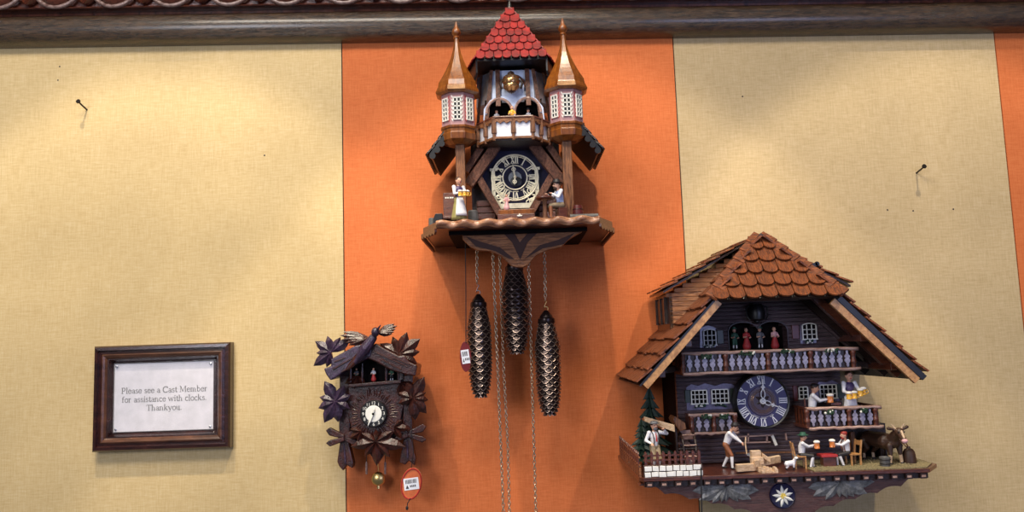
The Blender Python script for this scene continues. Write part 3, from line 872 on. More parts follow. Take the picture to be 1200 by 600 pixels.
# side roofs seen from below
for sg in (-1, 1):
    A0 = (KX + sg * 0.098, 0.02, 2.040); A1 = (KX + sg * 0.098, 0.205, 2.040); B1 = (KX + sg * 0.158, 0.200, 1.962); B0 = (KX + sg * 0.158, 0.02, 1.962)
    nx, nz = sg * 0.0052, 0.0047
    mb = MB(); q = [A0, A1, B1, B0]
    mb.hexa(q, [(x + nx, d, z + nz) for x, d, z in q])
    ro = part('side_roof', mb, 'black', cas)  # black slab, shade under the side roof is in the colour
    mb = MB(); rows = []
    dn = (sg * 0.060, 0, -0.078)
    for k in range(5):
        t = k / 5.0
        a = (A0[0] + dn[0] * t + nx, 0.02, A0[2] + dn[2] * t + nz); b = (a[0], 0.203, a[2])
        rows.append((a, b, dn, (sg * .74, 0, .67), 12, 0.026))
    shingle_rows(mb, rows, 0.003)
    part('shingles', mb, 'dark', ro)
    mb = MB()
    for k in range(7):
        t = (k + .5) / 7
        mb.lathe([(0.006, -0.004), (0.006, 0.002)], (A1[0] + dn[0] * t * 1.04 + nx * .2, 0.201, A1[2] + dn[2] * t * 1.04 - 0.002), 12, 0, 'd')
    part('scalloped_verge', mb, 'black', ro)
# tower: tapering half octagon in plaster with timbers
def tw(t): return (0.078 - 0.006 * t, 0.112, 0.044 - 0.004 * t, 0.168 - 0.014 * t)
def tring(t, e=0.0):
    a, da, b, db = tw(t); a += e; b += e * .7; da += e * .3; db += e
    return [(KX - a, 0.06), (KX - a, da), (KX - b, db), (KX + b, db), (KX + a, da), (KX + a, 0.06)]
TZ0, TZ1 = 1.998, 2.142
mb = MB()
def tfaces(mb, z0, t0, z1, t1, e=0):
    r0, r1 = tring(t0, e), tring(t1, e)
    vs = [(x, d, z0) for x, d in r0] + [(x, d, z1) for x, d in r1]
    mb.add(vs, [(i, i + 1, 7 + i, 6 + i) for i in range(5)] + [tuple(range(6))[::-1], tuple(range(6, 12)), (5, 0, 6, 11)])
tfaces(mb, 2.080, (2.080 - TZ0) / (TZ1 - TZ0), TZ1, 1)
tower = part('tower', mb, 'plaster', cas)
# arcade board with two dark arches
mb = MB()
ac = [(KX - 0.0275, 0.0245), (KX + 0.0275, 0.0245)]
zb = 2.0505
bot = []
pts = [(KX - 0.062, TZ0), (KX - 0.060, 2.075), (KX + 0.060, 2.075), (KX + 0.062, TZ0)]
out = [(KX + 0.062, 1.998), (KX + 0.058, 2.060), (KX + 0.045, 2.078), (KX + 0.028, 2.0855), (KX + 0.01, 2.083), (KX, 2.079), (KX - 0.01, 2.083), (KX - 0.028, 2.0855), (KX - 0.045, 2.078), (KX - 0.058, 2.060), (KX - 0.062, 1.998)]
for cx_, r_ in ac:
    out.append((cx_ - r_, 1.998))
    out += [(cx_ + r_ * math.cos(a), zb + r_ * math.sin(a) * 1.15) for a in [PI - PI * k / 14 for k in range(15)]]
    out.append((cx_ + r_, 1.998))
mb.prism(out, 0.163, 0.170)
arcade = part('arcade', mb, 'plaster', tower)
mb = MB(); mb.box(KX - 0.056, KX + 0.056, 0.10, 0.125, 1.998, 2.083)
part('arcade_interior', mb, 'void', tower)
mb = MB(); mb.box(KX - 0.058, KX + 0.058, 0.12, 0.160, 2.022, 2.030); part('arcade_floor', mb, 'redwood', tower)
mb = MB(); mb.box(KX - 0.056, KX + 0.056, 0.12, 0.1628, 2.0785, 2.0799); part('arcade_shade_sheet', mb, 'void', tower)  # black sheet added so lit plaster stays hidden behind the arches
mb = MB()
for cx_, r_ in ac:
    mb.tube([(cx_ + (r_ + .001) * math.cos(a), 0.1705, zb + (r_ + .001) * math.sin(a) * 1.15) for a in [PI - PI * k / 18 for k in range(19)]], 0.0026, 8)
part('arch_moulding', mb, 'rail', tower, smooth=True)
for t0, t1, w0, w1 in ((-0.058, -0.041, .008, .007), (-0.030, -0.029, .009, .009), (0.030, 0.029, .009, .009), (0.058, 0.041, .008, .007), (-0.077, -0.062, .006, .005), (0.077, 0.062, .006, .005)):
    mb = MB()
    def td(x, t):
        a, da, b, db = tw(t); x = abs(x)
        return db + 0.002 if x <= b else db + (da - db) * (x - b) / (a - b) + 0.002
    zb_ = 2.064 if abs(t0) < .04 else 2.0
    tb = (zb_ - TZ0) / (TZ1 - TZ0)
    xb = t0 + (t1 - t0) * tb
    dB = max(td(xb, tb), 0.172 if abs(t0) < .06 else 0); dT = td(t1, 1)
    a = [(KX + xb - w0 / 2, dB, zb_), (KX + xb + w0 / 2, dB, zb_), (KX + t1 + w1 / 2, dT, TZ1), (KX + t1 - w1 / 2, dT, TZ1)]
    mb.hexa(a, [(x, d + 0.004, z) for x, d, z in a])
    part('timber', mb, 'beam', tower)
# niche arch and bell
mb = MB()
mb.prism([(KX - 0.022, 2.078)] + [(KX + 0.022 * math.cos(a), 2.104 + 0.022 * math.sin(a)) for a in [PI - PI * k / 14 for k in range(15)]] + [(KX + 0.022, 2.078)], 0.150, 0.166)
part('bell_niche', mb, 'plaster', tower)
mb = MB(); mb.tube([(KX + .024 * math.cos(a), 0.166, 2.104 + .024 * math.sin(a)) for a in [PI - PI * k / 18 for k in range(19)]], 0.002, 8)
part('niche_arch', mb, 'beam', tower, smooth=True)
mb = MB()
bz = W(600, 98, 0.182)[1]
mb.lathe([(0.007, -0.018), (0.011, -0.014), (0.0155, -0.010), (0.0160, -0.006), (0.0150, -0.004), (0.0168, 0.0), (0.0168, 0.005), (0.0152, 0.007), (0.0162, 0.010), (0.012, 0.014), (0.004, 0.016)], (KX - 0.003, 0.186, bz), 24)
bell = part('bell', mb, 'gilt_dark', tower, 'gilded bell in the tower niche', smooth=True)
mb = MB()
mb.lobe((KX - 0.003, 0.188, bz + 0.013), PI / 2, 0.011, 0.007, 0.004)
for k in (-2, -1, 0, 1, 2): mb.lobe((KX - 0.003 + k * 0.004, 0.194 - abs(k) * 0.002, bz - 0.010), -PI / 2 - k * 0.12, 0.014 - abs(k) * 0.002, 0.002, 0.002)
part('bell_crown', mb, 'dark', bell)
for sg in (-1, 1):
    mb = MB()
    mb.tube([(KX - 0.003 + sg * 0.018, 0.180, bz + 0.008), (KX - 0.003 + sg * 0.0215, 0.182, bz), (KX - 0.003 + sg * 0.018, 0.180, bz - 0.010)], 0.0025, 8)
    part('bell_bracket', mb, 'dark', bell, smooth=True)
# red roof: half-octagonal pyramid, tip leaning back to the wall side
TIP = Vector((KX - 0.001, 0.125, 2.281))
RB = [(-0.088, 0.055), (-0.088, 0.130), (-0.069, 0.205), (0.067, 0.205), (0.086, 0.130), (0.086, 0.055)]
RZ = 2.148
base = [Vector((KX + x, d, RZ)) for x, d in RB]
mb = MB()
bk = Vector((TIP.x, 0.055, TIP.z))
mb.add([tuple(p) for p in base] + [tuple(TIP), (TIP.x, 0.054, TIP.z)], [(0, 1, 6), (1, 2, 6), (2, 3, 6), (3, 4, 6), (4, 5, 6), (0, 6, 7), (5, 7, 6), (0, 7, 5), (0, 5, 4, 3, 2, 1)])
rroof = part('tower_roof', mb, 'black', cas, label='red scalloped shingle roof')  # black core paints the shaded underside of the roof
mb = MB()
NR = 7
for fi_ in range(5):
    A, B = base[fi_], base[fi_ + 1]
    nm = (B - A).cross(TIP - A).normalized()
    mid = (A + B) / 2
    if nm.z < 0: nm = -nm
    rows = []
    for r_ in range(NR):
        t = 1 - (r_) / NR; t1 = (r_ + 1) / NR
        a = TIP + (A - TIP) * (t1 - 1 / NR) ; b = TIP + (B - TIP) * (t1 - 1 / NR)
        a2 = TIP + (A - TIP) * t1; b2 = TIP + (B - TIP) * t1
        cnt = max(1, round((b2 - a2).length / 0.0165))
        ln = ((a2 + b2) / 2 - (a + b) / 2).length * 1.22
        # use the lower edge width, hung from the upper line
        dn = ((a2 + b2) / 2 - (a + b) / 2).normalized()
        e = (b2 - a2)
        up0 = (a + b) / 2 - e / 2 + nm * 0.001; up1 = (a + b) / 2 + e / 2 + nm * 0.001
        rows.append((up0, up1, dn, nm, cnt, ln))
    shingle_rows(mb, rows, 0.0026, 1, 'round', 0.0035)
part('shingles', mb, 'red_sh', rroof, bevel=0.0005)
mb = MB()
mb.lathe([(0.006, 0), (0.005, 0.006), (0.0035, 0.014), (0.001, 0.02)], (TIP.x, TIP.y, TIP.z - 0.002), 10)
part('roof_tip', mb, 'black', rroof, smooth=True)
mb = MB()                                   # dark scalloped hem hanging inside the roof edge
hem = [(KX + x * .97, d * 0.985 if d > .1 else d) for x, d in RB]
for i in range(5):
    a, b = Vector((*hem[i], RZ)), Vector((*hem[i + 1], RZ))
    if i in (0, 4): L = 0.040
    elif i == 2: L = 0.004
    else: L = 0.034
    e = b - a; k = max(2, round(e.length / 0.013))
    for j in range(k):
        p, q = a + e * j / k, a + e * (j + 1) / k; m_ = (p + q) / 2
        n_ = Vector((-e.y, e.x, 0)).normalized() * 0.003
        mb.prismg([tuple(p), (p.x, p.y, RZ - L * .75), (m_.x, m_.y, RZ - L), (q.x, q.y, RZ - L * .75), tuple(q)], tuple(n_))
part('scalloped_hem', mb, 'black', rroof)
# turrets
def ngon(cx, cd, r, n=8, rot=PI / 8): return [(cx + r * math.cos(rot + 2 * PI * i / n), cd + r * math.sin(rot + 2 * PI * i / n)) for i in range(n)]
for sg in (-1, 1):
    tx, td_ = KX - 0.003 + sg * 0.104, 0.185
    z0 = 1.991
    mb = MB()
    def octlathe(prof, m=0): mb.lathe(prof, (tx, td_, 0), 8, m, 'z', 1.0, PI / 8)
    octlathe([(0.0335, 2.012), (0.0335, 2.082)])
    tur = part('turret', mb, 'pinkwin', cas, 'left spired turret' if sg < 0 else 'right spired turret')
    mb = MB(); mb.lathe([(0.020, 1.984), (0.034, 1.992), (0.0355, 2.004), (0.034, 2.0055), (0.034, 2.0125), (0.036, 2.0135), (0.036, 2.0185), (0.0335, 2.0185)], (tx, td_, 0), 8, 0, 'z', 1.0, PI / 8)
    part('turret_base', mb, 'walnut', tur, bevel=0.0006)
    mb = MB()
    prof = [(0.0385, 2.0805), (0.0445, 2.084), (0.0445, 2.0875), (0.0400, 2.0965)]
    for k in range(1, 12):
        t = k / 11; prof.append((0.0400 * (1 - t) ** 1.75 + 0.0045, 2.0965 + 0.102 * t))
    mb.lathe(prof, (tx, td_, 0), 8, 0, 'z', 1.0, PI / 8)
    sp = part('turret_roof', mb, 'walnut', tur, label='bell-curved varnished spire')
    mb = MB(); zt_ = 2.198
    mb.lathe([(0.0045, 0), (0.0062, 0.001), (0.0062, 0.003), (0.0042, 0.005), (0.0078, 0.009), (0.0090, 0.013), (0.0075, 0.018), (0.004, 0.022), (0.0028, 0.028), (0.0008, 0.035)], (tx, td_, zt_), 20)
    part('finial', mb, 'brass' if False else 'walnut', tur, smooth=True)
    mb = MB(); r8 = 0.0450 * math.cos(PI / 8)
    mb.box(tx - 0.0165, tx + 0.0165, td_ + r8 - 0.003, td_ + r8 + 0.001, 2.0845, 2.0925)
    part('eave_strip', mb, 'tan', tur)
    ra = 0.0335 * math.cos(PI / 8)
    for k in (-1, 0, 1):
        a = k * PI / 4
        def xf(p, a=a): x, d, z = p; return (tx + x * math.cos(a) + d * math.sin(a), td_ - x * math.sin(a) + d * math.cos(a), z)
        wn = MB(xf)
        hw, zz0, zz1 = 0.0068, 2.0285, 2.0705
        wn.box(-hw, hw, ra, ra + 0.0015, zz0, zz1, 1)
        for q in range(3): 
            xx = -hw + q * hw; wn.box(xx - .0011, xx + .0011, ra, ra + 0.003, zz0, zz1, 0)
        for q in range(6):
            z_ = zz0 + (zz1 - zz0) * q / 5; wn.box(-hw - .001, hw + .001, ra, ra + 0.003, z_ - .0011, z_ + .0011, 0)
        part('lattice_window', wn, ['ivory', 'black'], tur)
        st = MB(xf)
        for s2 in (-1, 1):
            for q in range(7):
                zc = 2.024 + q * 0.0075
                st.prism([(s2 * .0080, zc), (s2 * .0106, zc + .004), (s2 * .0106, zc + .0075), (s2 * .0080, zc + .0035)], ra, ra + 0.0009)
        part('striped_border', st, 'ivory' if k == 0 else 'redstripe', tur)
    # post under the turret
    mb = MB(); mb.box(tx + sg * -0.002 - 0.0088, tx + sg * -0.002 + 0.0088, 0.178, 0.196, 1.8260, 1.990)
    mb.prism([(tx - 0.011, 1.990), (tx + 0.011, 1.990), (tx + 0.013, 1.998), (tx - 0.013, 1.998)], 0.172, 0.2)
    po = part('post', mb, 'oak', cas, bevel=0.001)
# balcony with white panels
mb = MB()
BP = [(KX - 0.071, 0.13), (KX - 0.071, 0.175), (KX - 0.0385, 0.222), (KX + 0.0345, 0.222), (KX + 0.067, 0.175), (KX + 0.067, 0.13)]
def ins(P, e): return [(x + (e if x < KX else -e) * .8, d - e * .6) for x, d in P]
mb.slab(ins(BP, 0.004), 1.9835, 1.990)
balc = part('balcony', mb, 'dark', cas)  # dark colour stands for shade beneath the balcony
mb = MB(); mb.slab(ins(BP, 0.0035), 1.990, 2.022)
part('balcony_panels', mb, 'white', balc)
mb = MB()
for i in range(1, 4):
    p, q = BP[i], BP[i + 1]
    n_ = 0.002
    e = Vector((q[0] - p[0], q[1] - p[1])); L = e.length; e.normalize(); nn = Vector((-e.y, e.x)); nn = nn if nn.y > 0 else -nn
    def pt(u, o): return (p[0] + e.x * u + nn.x * o, p[1] + e.y * u + nn.y * o)
    K = 3 if i == 2 else 1
    for z0_, z1_ in ((1.9865, 1.9905),):
        a = [pt(0, 0.0015), pt(L, 0.0015), pt(L, -0.006), pt(0, -0.006)]; mb.slab(a, z0_, z1_)
    # scalloped pelmet under the rail
    KK = 6 if i == 2 else 3
    for k in range(KK):
        u0, u1 = L * k / KK, L * (k + 1) / KK
        for (ua, za, ub, zb2) in ((u0, 2.0155, (u0 + u1) / 2, 2.020), ((u0 + u1) / 2, 2.020, u1, 2.0155)):
            A_, B_ = pt(ua, .002), pt(ub, .002); vec = (-nn.x * .005, -nn.y * .005, 0)
            mb.prismg([(A_[0], A_[1], za), (B_[0], B_[1], zb2), (B_[0], B_[1], 2.026), (A_[0], A_[1], 2.026)], vec)
part('balcony_rails', mb, 'oak_h', balc)
for x, d in BP[1:5] + [((BP[2][0] + BP[3][0]) / 2, 0.222), ((BP[1][0] * .5 + BP[2][0] * .5), 0.1985), ((BP[3][0] * .5 + BP[4][0] * .5), 0.1985)]:
    mb = MB(); mb.lathe([(0.0030, 0), (0.0030, 0.012), (0.0050, 0.014), (0.0050, 0.020), (0.0042, 0.038), (0.0046, 0.042), (0.003, 0.045)], (x, d - 0.001, 1.9835), 8)
    part('baluster_post', mb, 'oak', balc)
mb = MB()
mb.tube([(x, d + .001, 2.0275) for x, d in BP], 0.0028, 8)
part('balcony_handrail', mb, 'redwood', balc)
# dancers in the arches
def mini(name, label, parent, x, d, z, H, top, bottom, head='skin', hatm=None, yaw=0, dress=False):
    xf = xform((x, d, z), H, math.radians(yaw))
    pr = [('e', v3(0, 0, .90), (.085, .085, .10), head), ('c', v3(0, 0, .78), v3(0, 0, .84), .04, .04, head),
          ('c', v3(0, 0, .50), v3(0, 0, .70), .095, .12, top),
          ('c', v3(-.12, 0, .72), v3(-.17, .10, .55), .045, .04, top), ('c', v3(.12, 0, .72), v3(.17, .10, .55), .045, .04, top),
          ('c', v3(-.17, .10, .55), v3(-.06, .20, .58), .04, .03, head), ('c', v3(.17, .10, .55), v3(.08, .20, .52), .04, .03, head)]
    if dress: pr += [('c', v3(0, 0, .50), v3(0, 0, .12), .10, .20, bottom), ('c', v3(-.05, 0, .1), v3(-.05, .02, .02), .035, .04, 'skin'), ('c', v3(.05, 0, .1), v3(.05, .02, .02), .035, .04, 'skin')]
    else: pr += [('c', v3(-.05, 0, .46), v3(-.07, .03, .24), .08, .055, bottom), ('c', v3(.05, 0, .46), v3(.08, -.03, .24), .08, .055, bottom),
                 ('c', v3(-.07, .03, .24), v3(-.08, .02, .03), .04, .035, 'shirt'), ('c', v3(.08, -.03, .24), v3(.09, -.02, .03), .04, .035, 'shirt'),
                 ('c', v3(-.08, .02, .03), v3(-.09, .08, .02), .035, .03, 'blackcloth'), ('c', v3(.09, -.02, .03), v3(.10, .05, .02), .035, .03, 'blackcloth')]
    pr += [('e', v3(0, -.03, .94), (.088, .085, .08), 'hair')]
    mats = list(dict.fromkeys(p[-1] for p in pr))
    mb = remesh(pr, 0.016, mats, name, xf)
    o = part(name, mb, mats, parent, label, smooth='all')
    if hatm:
        h = MB(xf); h.lathe([(.15, 0), (.15, .02), (.09, .03), (.08, .10), (.05, .12)], (0, 0, .965), 14)
        part('hat', h, hatm, o, smooth=True)
    return o
x, z = W(582, 134, 0.14); mini('dancer_figurine', 'dancer with a white blouse in the left arch', tower, x, 0.146, 2.030, 0.034, 'shirt', 'redcloth', yaw=20, dress=True)
x, z = W(619, 134, 0.14); mini('dancer_figurine', 'dark dancer in the right arch', tower, x, 0.146, 2.030, 0.034, 'shirt', 'blackcloth', yaw=-30, hatm='blackcloth')
x, z = W(600, 130, 0.205); mini('dancer_figurine', 'golden dancer standing between the arches', balc, x, 0.205, 2.016, 0.038, 'beer', 'leather', yaw=0, dress=True)
# lower storey: navy board, timbers and skeleton dial
mb = MB(); mb.box(KX - 0.080, KX + 0.080, 0.120, 0.132, 1.8260, 1.992)
front = part('front_board', mb, 'dark', cas)
mb = MB()
hexp = [W(px, py, .136) for px, py in ((582, 168), (625, 168), (652, 206), (627, 250), (580, 250), (556, 208))]
mb.prism(hexp, 0.130, 0.136)
part('navy_panel', mb, 'navyp', cas)
def pxbeam(name, p, q, wpx, d, t, mat, par=cas):
    mb = MB(); mb.beam(W3(*p, d), W3(*q, d), wpx * S(d), t)
    return part(name, mb, mat, par, bevel=0.001)
D1 = 0.168
for (p, q, w_, dd) in (((584, 166), (549, 216), 12, D1), ((567, 167), (546, 200), 8, D1 - .006), ((623, 166), (660, 214), 12, D1), ((641, 167), (662, 198), 8, D1 - .006),
                       ((557, 201), (586, 251), 8.5, D1 - .004), ((650, 200), (621, 251), 8.5, D1 - .004)):
    pxbeam('brace', p, q, w_, dd, 0.018, 'beam')
for sg in (-1, 1):
    mb = MB(); x0 = KX + sg * 0.060
    for k in range(4):
        mb.box(x0 - 0.018, x0 + 0.018, 0.130, 0.142, 1.834 + k * 0.013, 1.8455 + k * 0.013)
    part('side_planks', mb, 'redwood', cas, bevel=0.001)
# dial
dc = W(603.5, 208, 0.150); dcx, dcz = dc; DS = S(0.15)
mb = MB()
R1, R0 = 27.5 * DS, 14.5 * DS
def plate_pt(a):
    return (dcx + R1 * math.cos(a), dcz + R1 * math.sin(a))
hw = 28 * DS; zlo = W(603, 244, .15)[1]
# frame plate: arched ring plus squared shoulders (open-work)
mb.ring((dcx, 0.150, dcz), R1, 0.0016, 0, 48)
mb.ring((dcx, 0.150, dcz), R0, 0.0012, 0, 36)
mb.ring((dcx, 0.150, dcz), (R1 + R0) / 2 + 0.007, 0.0007, 0, 40)
for x0, x1, z0, z1 in ((-hw, -hw + 0.007, zlo, dcz + 10 * DS + dcz * 0), (hw - 0.007, hw, zlo, dcz + 10 * DS), (-hw, hw, zlo, zlo + 0.010), (-hw - 0.003, -hw + .012, dcz + 9 * DS, dcz + 12 * DS), (hw - .012, hw + 0.003, dcz + 9 * DS, dcz + 12 * DS)):
    mb.box(dcx + x0, dcx + x1, 0.146, 0.1495, z0, z1)
random.seed(3)
for sg in (-1, 1):
    for k in range(9):
        cx_ = dcx + sg * random.uniform(13, 25) * DS; cz_ = dcz - random.uniform(8, 31) * DS
        if cz_ < zlo + .004: cz_ = zlo + .006
        mb.ring((cx_, 0.1485, cz_), random.uniform(2.2, 4.2) * DS, 0.0011, 0, 14)
    for k in range(5):
        z_ = dcz - (26 - 7 * k) * DS
        mb.beam((dcx + sg * 15 * DS, .1495, z_), (dcx + sg * (hw / DS - 1) * DS, .1495, z_ - 4 * DS), .0022, .002)
    mb.prism([(dcx + sg * 27 * DS, zlo), (dcx + sg * 12 * DS, zlo), (dcx + sg * 20 * DS, zlo + 8 * DS), (dcx + sg * 27 * DS, zlo + 14 * DS)], 0.145, 0.149)
dial = part('skeleton_dial', mb, 'gild', cas, 'pale gilt openwork dial with Roman numerals', smooth=True)
mb = MB()
for i in range(12): numeral(mb, ROM[i], (dcx, dcz), 21.5 * DS, 2 * PI * i / 12, 9 * DS, 0.149, 0.1512, 0, 0.20, 0.12)
part('roman_numerals', mb, 'gild', dial)
mb = MB()
for i in range(60):
    a = 2 * PI * i / 60; mb.beam((dcx + math.sin(a) * 26 * DS, .152, dcz + math.cos(a) * 26 * DS), (dcx + math.sin(a) * 27.4 * DS, .152, dcz + math.cos(a) * 27.4 * DS), .0007, .002)
part('minute_track', mb, 'gild', dial)
mb = MB(); mb.lathe([(0.013, 0), (0.013, 0.002)], (dcx, 0.145, dcz), 28, 0, 'd'); mb.ell((dcx + 0.002, 0.1475, dcz - 0.008), (0.012, 0.0015, 0.010), 1, 16, 8)
part('movement_plate', mb, ['steel', 'black'], dial)
for k, (a, L) in enumerate(((-8, 15.5), (185, 9.5))):
    mb = MB(); a = math.radians(a); e = (dcx + math.sin(a) * L * DS, 0.156, dcz + math.cos(a) * L * DS)
    mb.tube([(dcx, 0.156, dcz), ((dcx + e[0]) / 2, .156, (dcz + e[2]) / 2), e], [0.0012, 0.002, 0.0005], 6)
    mb.ring((dcx + (e[0] - dcx) * .6, 0.156, dcz + (e[2] - dcz) * .6), 0.0035, 0.0008, 0, 14)
    if not k: mb.lathe([(0.003, 0), (0.003, 0.004), (0.001, 0.006)], (dcx, 0.153, dcz), 12, 0, 'd')
    part('clock_hand', mb, 'gild', dial, smooth=True)
# planter box below dial, and carved badge
mb = MB(); a = W(583, 248, .19); b = W(627, 257, .19)
mb.box(a[0], b[0], 0.15, 0.19, 1.8260, 1.8485)
pb = part('plinth_box', mb, 'redwood', cas, bevel=0.001)
mb = MB(); mb.box(a[0] + .002, b[0] - .001, 0.15, 0.186, 1.8485, 1.8580); part('plinth_top', mb, 'walnut', pb, bevel=0.001)
mb = MB(); cx_, cz_ = W(609, 252.5, .19)
for a_ in (20, 90, 160): mb.lobe((cx_, .191, cz_ - .002), math.radians(a_), .006, .0018, .002)
part('carved_flower', mb, 'ivory', pb)
# ledge
LP = [(KX - 0.178, 0.0), (KX - 0.178, 0.200), (KX - 0.146, 0.268), (KX + 0.146, 0.268), (KX + 0.178, 0.200), (KX + 0.178, 0.0)]
mb = MB(); mb.slab(LP, 1.8130, 1.8260)
ledge = part('ledge', mb, 'darkred', cas, bevel=0.0015)
mb = MB()                                     # scooped front edge, wavy below
n = 84; L0, L1 = KX - 0.147, KX + 0.147
topp = [(L0 + (L1 - L0) * i / n, 1.8265 + 0.0012 * math.sin(i / n * 2 * PI * 7)) for i in range(n + 1)]
botp = [(L0 + (L1 - L0) * i / n, 1.8140 - 0.0022 * math.sin(i / n * 2 * PI * 7)) for i in range(n + 1)][::-1]
vs = []; fs = []
for i in range(n + 1):
    x_, zt1 = topp[i]; zb1 = 1.8135 + 0.0018 * math.sin(i / n * 2 * PI * 7 + 0.6)
    ph = i / n * 2 * PI * 7
    dd = 0.2740 + 0.0045 * math.sin(ph)
    vs += [(x_, 0.262, zt1), (x_, dd - .001, zt1), (x_, dd + .002 * math.sin(ph + 1.5), (zt1 + zb1) / 2), (x_, 0.2705, zb1), (x_, 0.262, zb1)]
for i in range(n):
    for j in range(5):
        fs.append((i * 5 + j, i * 5 + (j + 1) % 5, (i + 1) * 5 + (j + 1) % 5, (i + 1) * 5 + j))
fs += [(0, 1, 2, 3, 4), tuple(n * 5 + j for j in range(5))]
mb.add(vs, fs)
part('carved_front_edge', mb, 'scoop', ledge, label='lighter scooped front edge', smooth='all')
mb = MB()                                     # scalloped valance on the sides and chamfers
def valance(mb, p, q, z1, z0, k, t=0.004):
    p, q = Vector((p[0], p[1], 0)), Vector((q[0], q[1], 0)); e = (q - p); n_ = Vector((-e.y, e.x, 0)).normalized() * t
    for j in range(k):
        a, b = p + e * j / k, p + e * (j + 1) / k
        arcp = []
        for m_ in range(7):
            s_ = m_ / 6; c_ = a + (b - a) * s_
            arcp.append((c_.x, c_.y, z0 + (z1 - z0) * .45 * (1 - math.sin(PI * s_))))
        mb.prismg([(a.x, a.y, z1)] + arcp + [(b.x, b.y, z1)], tuple(n_))
for pr_ in ((LP[0], LP[1], LP[2]), (LP[3], LP[4], LP[5])):
    mb = MB()
    for q0, q1 in ((pr_[0], pr_[1]), (pr_[1], pr_[2])):
        valance(mb, q0, q1, 1.8130, 1.8030, 13 if abs(q0[1] - q1[1]) > .1 else 5)
    part('scalloped_valance', mb, 'darkred', ledge)
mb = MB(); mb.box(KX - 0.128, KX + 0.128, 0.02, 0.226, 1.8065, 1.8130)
part('under_board', mb, 'void', ledge)  # black board, shade under the ledge painted into it
# bracket below
bd = 0.215
outl = [(541, 267), (542, 281), (551, 290), (560, 294), (575, 295), (588, 301), (599, 312), (605, 314), (613, 314), (619, 311), (628, 300), (641, 294), (658, 290), (666, 282), (672, 278), (683, 272), (687, 267)]
mb = MB(); mb.prism([W(x_, y_ - 1, bd) for x_, y_ in outl], bd - 0.016, bd)
br = part('bracket', mb, 'oak_h', cas, label='carved fan-shaped bracket board', bevel=0.001)
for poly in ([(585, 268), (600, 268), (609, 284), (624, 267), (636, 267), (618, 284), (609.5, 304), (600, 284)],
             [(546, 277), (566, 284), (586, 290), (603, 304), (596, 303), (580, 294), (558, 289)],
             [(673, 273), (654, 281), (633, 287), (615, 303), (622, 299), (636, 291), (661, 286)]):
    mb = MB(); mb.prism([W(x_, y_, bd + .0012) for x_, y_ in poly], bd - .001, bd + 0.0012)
    part('groove_shade_strip', mb, 'groove', br)  # flat dark strips on the face, cutout shade in their colour
mb = MB(); mb.prism([W(x_, y_, .1) for x_, y_ in ((560, 268), (575, 293), (596, 306), (614, 306), (630, 293), (655, 268))], 0.13, bd - .016)
part('bracket_block', mb, 'redwood', br)

# figures on the ledge
LZ = 1.8260
x, z = W(538, 256, .25)
wf = figure('waitress_figurine', 'waitress in a plum bodice and white apron carrying beer mugs', cas, (x, .246, LZ), 0.088, yaw=28,
            hands={'l': (-0.03, 0.17, .60), 'r': (0.07, 0.17, .60)}, feet={'l': (-.04, 0, .03), 'r': (.05, .03, .03)}, vest='bodice', trousers='olive', socks='skin', lean=0.02)
skirt(wf, 'olive'); apron(wf)
for q in ((-.055, .205, .52), (.035, .215, .525), (.115, .18, .53)): mug(wf, q, 'beer', 1.15)
x2, z2 = W(526, 232, .20)
mb = MB(); a = W(519, 226, .20); b = W(534, 254, .20)
mb.box(a[0], b[0], 0.175, 0.20, LZ, a[1]); mb.box(a[0] - .003, b[0] + .006, 0.172, .222, LZ + .012, LZ + .017)
bench = part('bench', mb, 'redwood', cas, bevel=.001)
mb = MB()
for k, l in enumerate((.003, .0025, .0035, .003)): mb.box(a[0] + .004 + k * .0042, a[0] + .004 + k * .0042 + l, .20, .2004, a[1] - .011, a[1] - .0085)
part('bench_marking', mb, 'ivory', bench)
for (px, py, w_, h_, m_, nm_, dd) in ((513, 250, 11, 14, 'black', 'coal_box', .225), (505.5, 252, 8, 11, 'stump', 'log_stump', .21), (554, 248, 13, 17, 'stump', 'log_stump', .225)):
    x_, z_ = W(px, py, dd); s_ = S(dd)
    mb = MB()
    if nm_ == 'coal_box':
        mb.prism([(x_ - w_ / 2 * s_, LZ), (x_ + w_ / 2 * s_, LZ), (x_ + w_ / 2 * s_, LZ + h_ * s_), (x_ - w_ / 4 * s_, LZ + h_ * s_), (x_ - w_ / 2 * s_, LZ + h_ * .6 * s_)], dd - .02, dd)
    else:
        mb.lathe([(w_ / 2 * s_ * 1.05, 0), (w_ / 2 * s_, h_ * .3 * s_), (w_ / 2 * s_ * .96, h_ * .9 * s_), (w_ / 2 * s_ * .85, h_ * s_)], (x_, dd - .008, LZ), 14)
    part(nm_, mb, m_, cas, bevel=.0008)
x, z = W(657, 232, .245)
mf = figure('drinker_figurine', 'seated man in a dark hat and pale blue vest at the round table', cas, (x, .235, LZ), 0.096, yaw=-68, sit=True,
            hands={'l': (-.07, .24, .50), 'r': (.06, .20, .50)}, feet={'l': (-.07, .16, .03), 'r': (.07, .24, .03)}, vest='bluecloth', trousers='ltrousers', socks='leather', lean=0.12, beard='hair')
hat(mf)
mb = MB(mf['xf']); mb.box(-.09, .09, -.10, .08, .0, .235)
part('stool', mb, 'redwood', mf['o'], bevel=.001)
tx_, tz_ = W(638, 229, .245); s_ = S(.245)
mb = MB(); mb.lathe([(10 * s_, 0), (10.8 * s_, 0.001), (10.8 * s_, 0.0035), (10 * s_, 0.0045)], (tx_, .245, LZ + .0385), 28)
tb = part('round_table', mb, 'redwood', cas, smooth=True)
mb = MB(); mb.lathe([(.011, 0), (.010, .003), (.004, .005), (.0035, .034), (.007, .0385)], (tx_, .245, LZ), 12)
part('table_leg', mb, 'oak', tb, smooth=True)
x_, z_ = W(677, 240, .2)
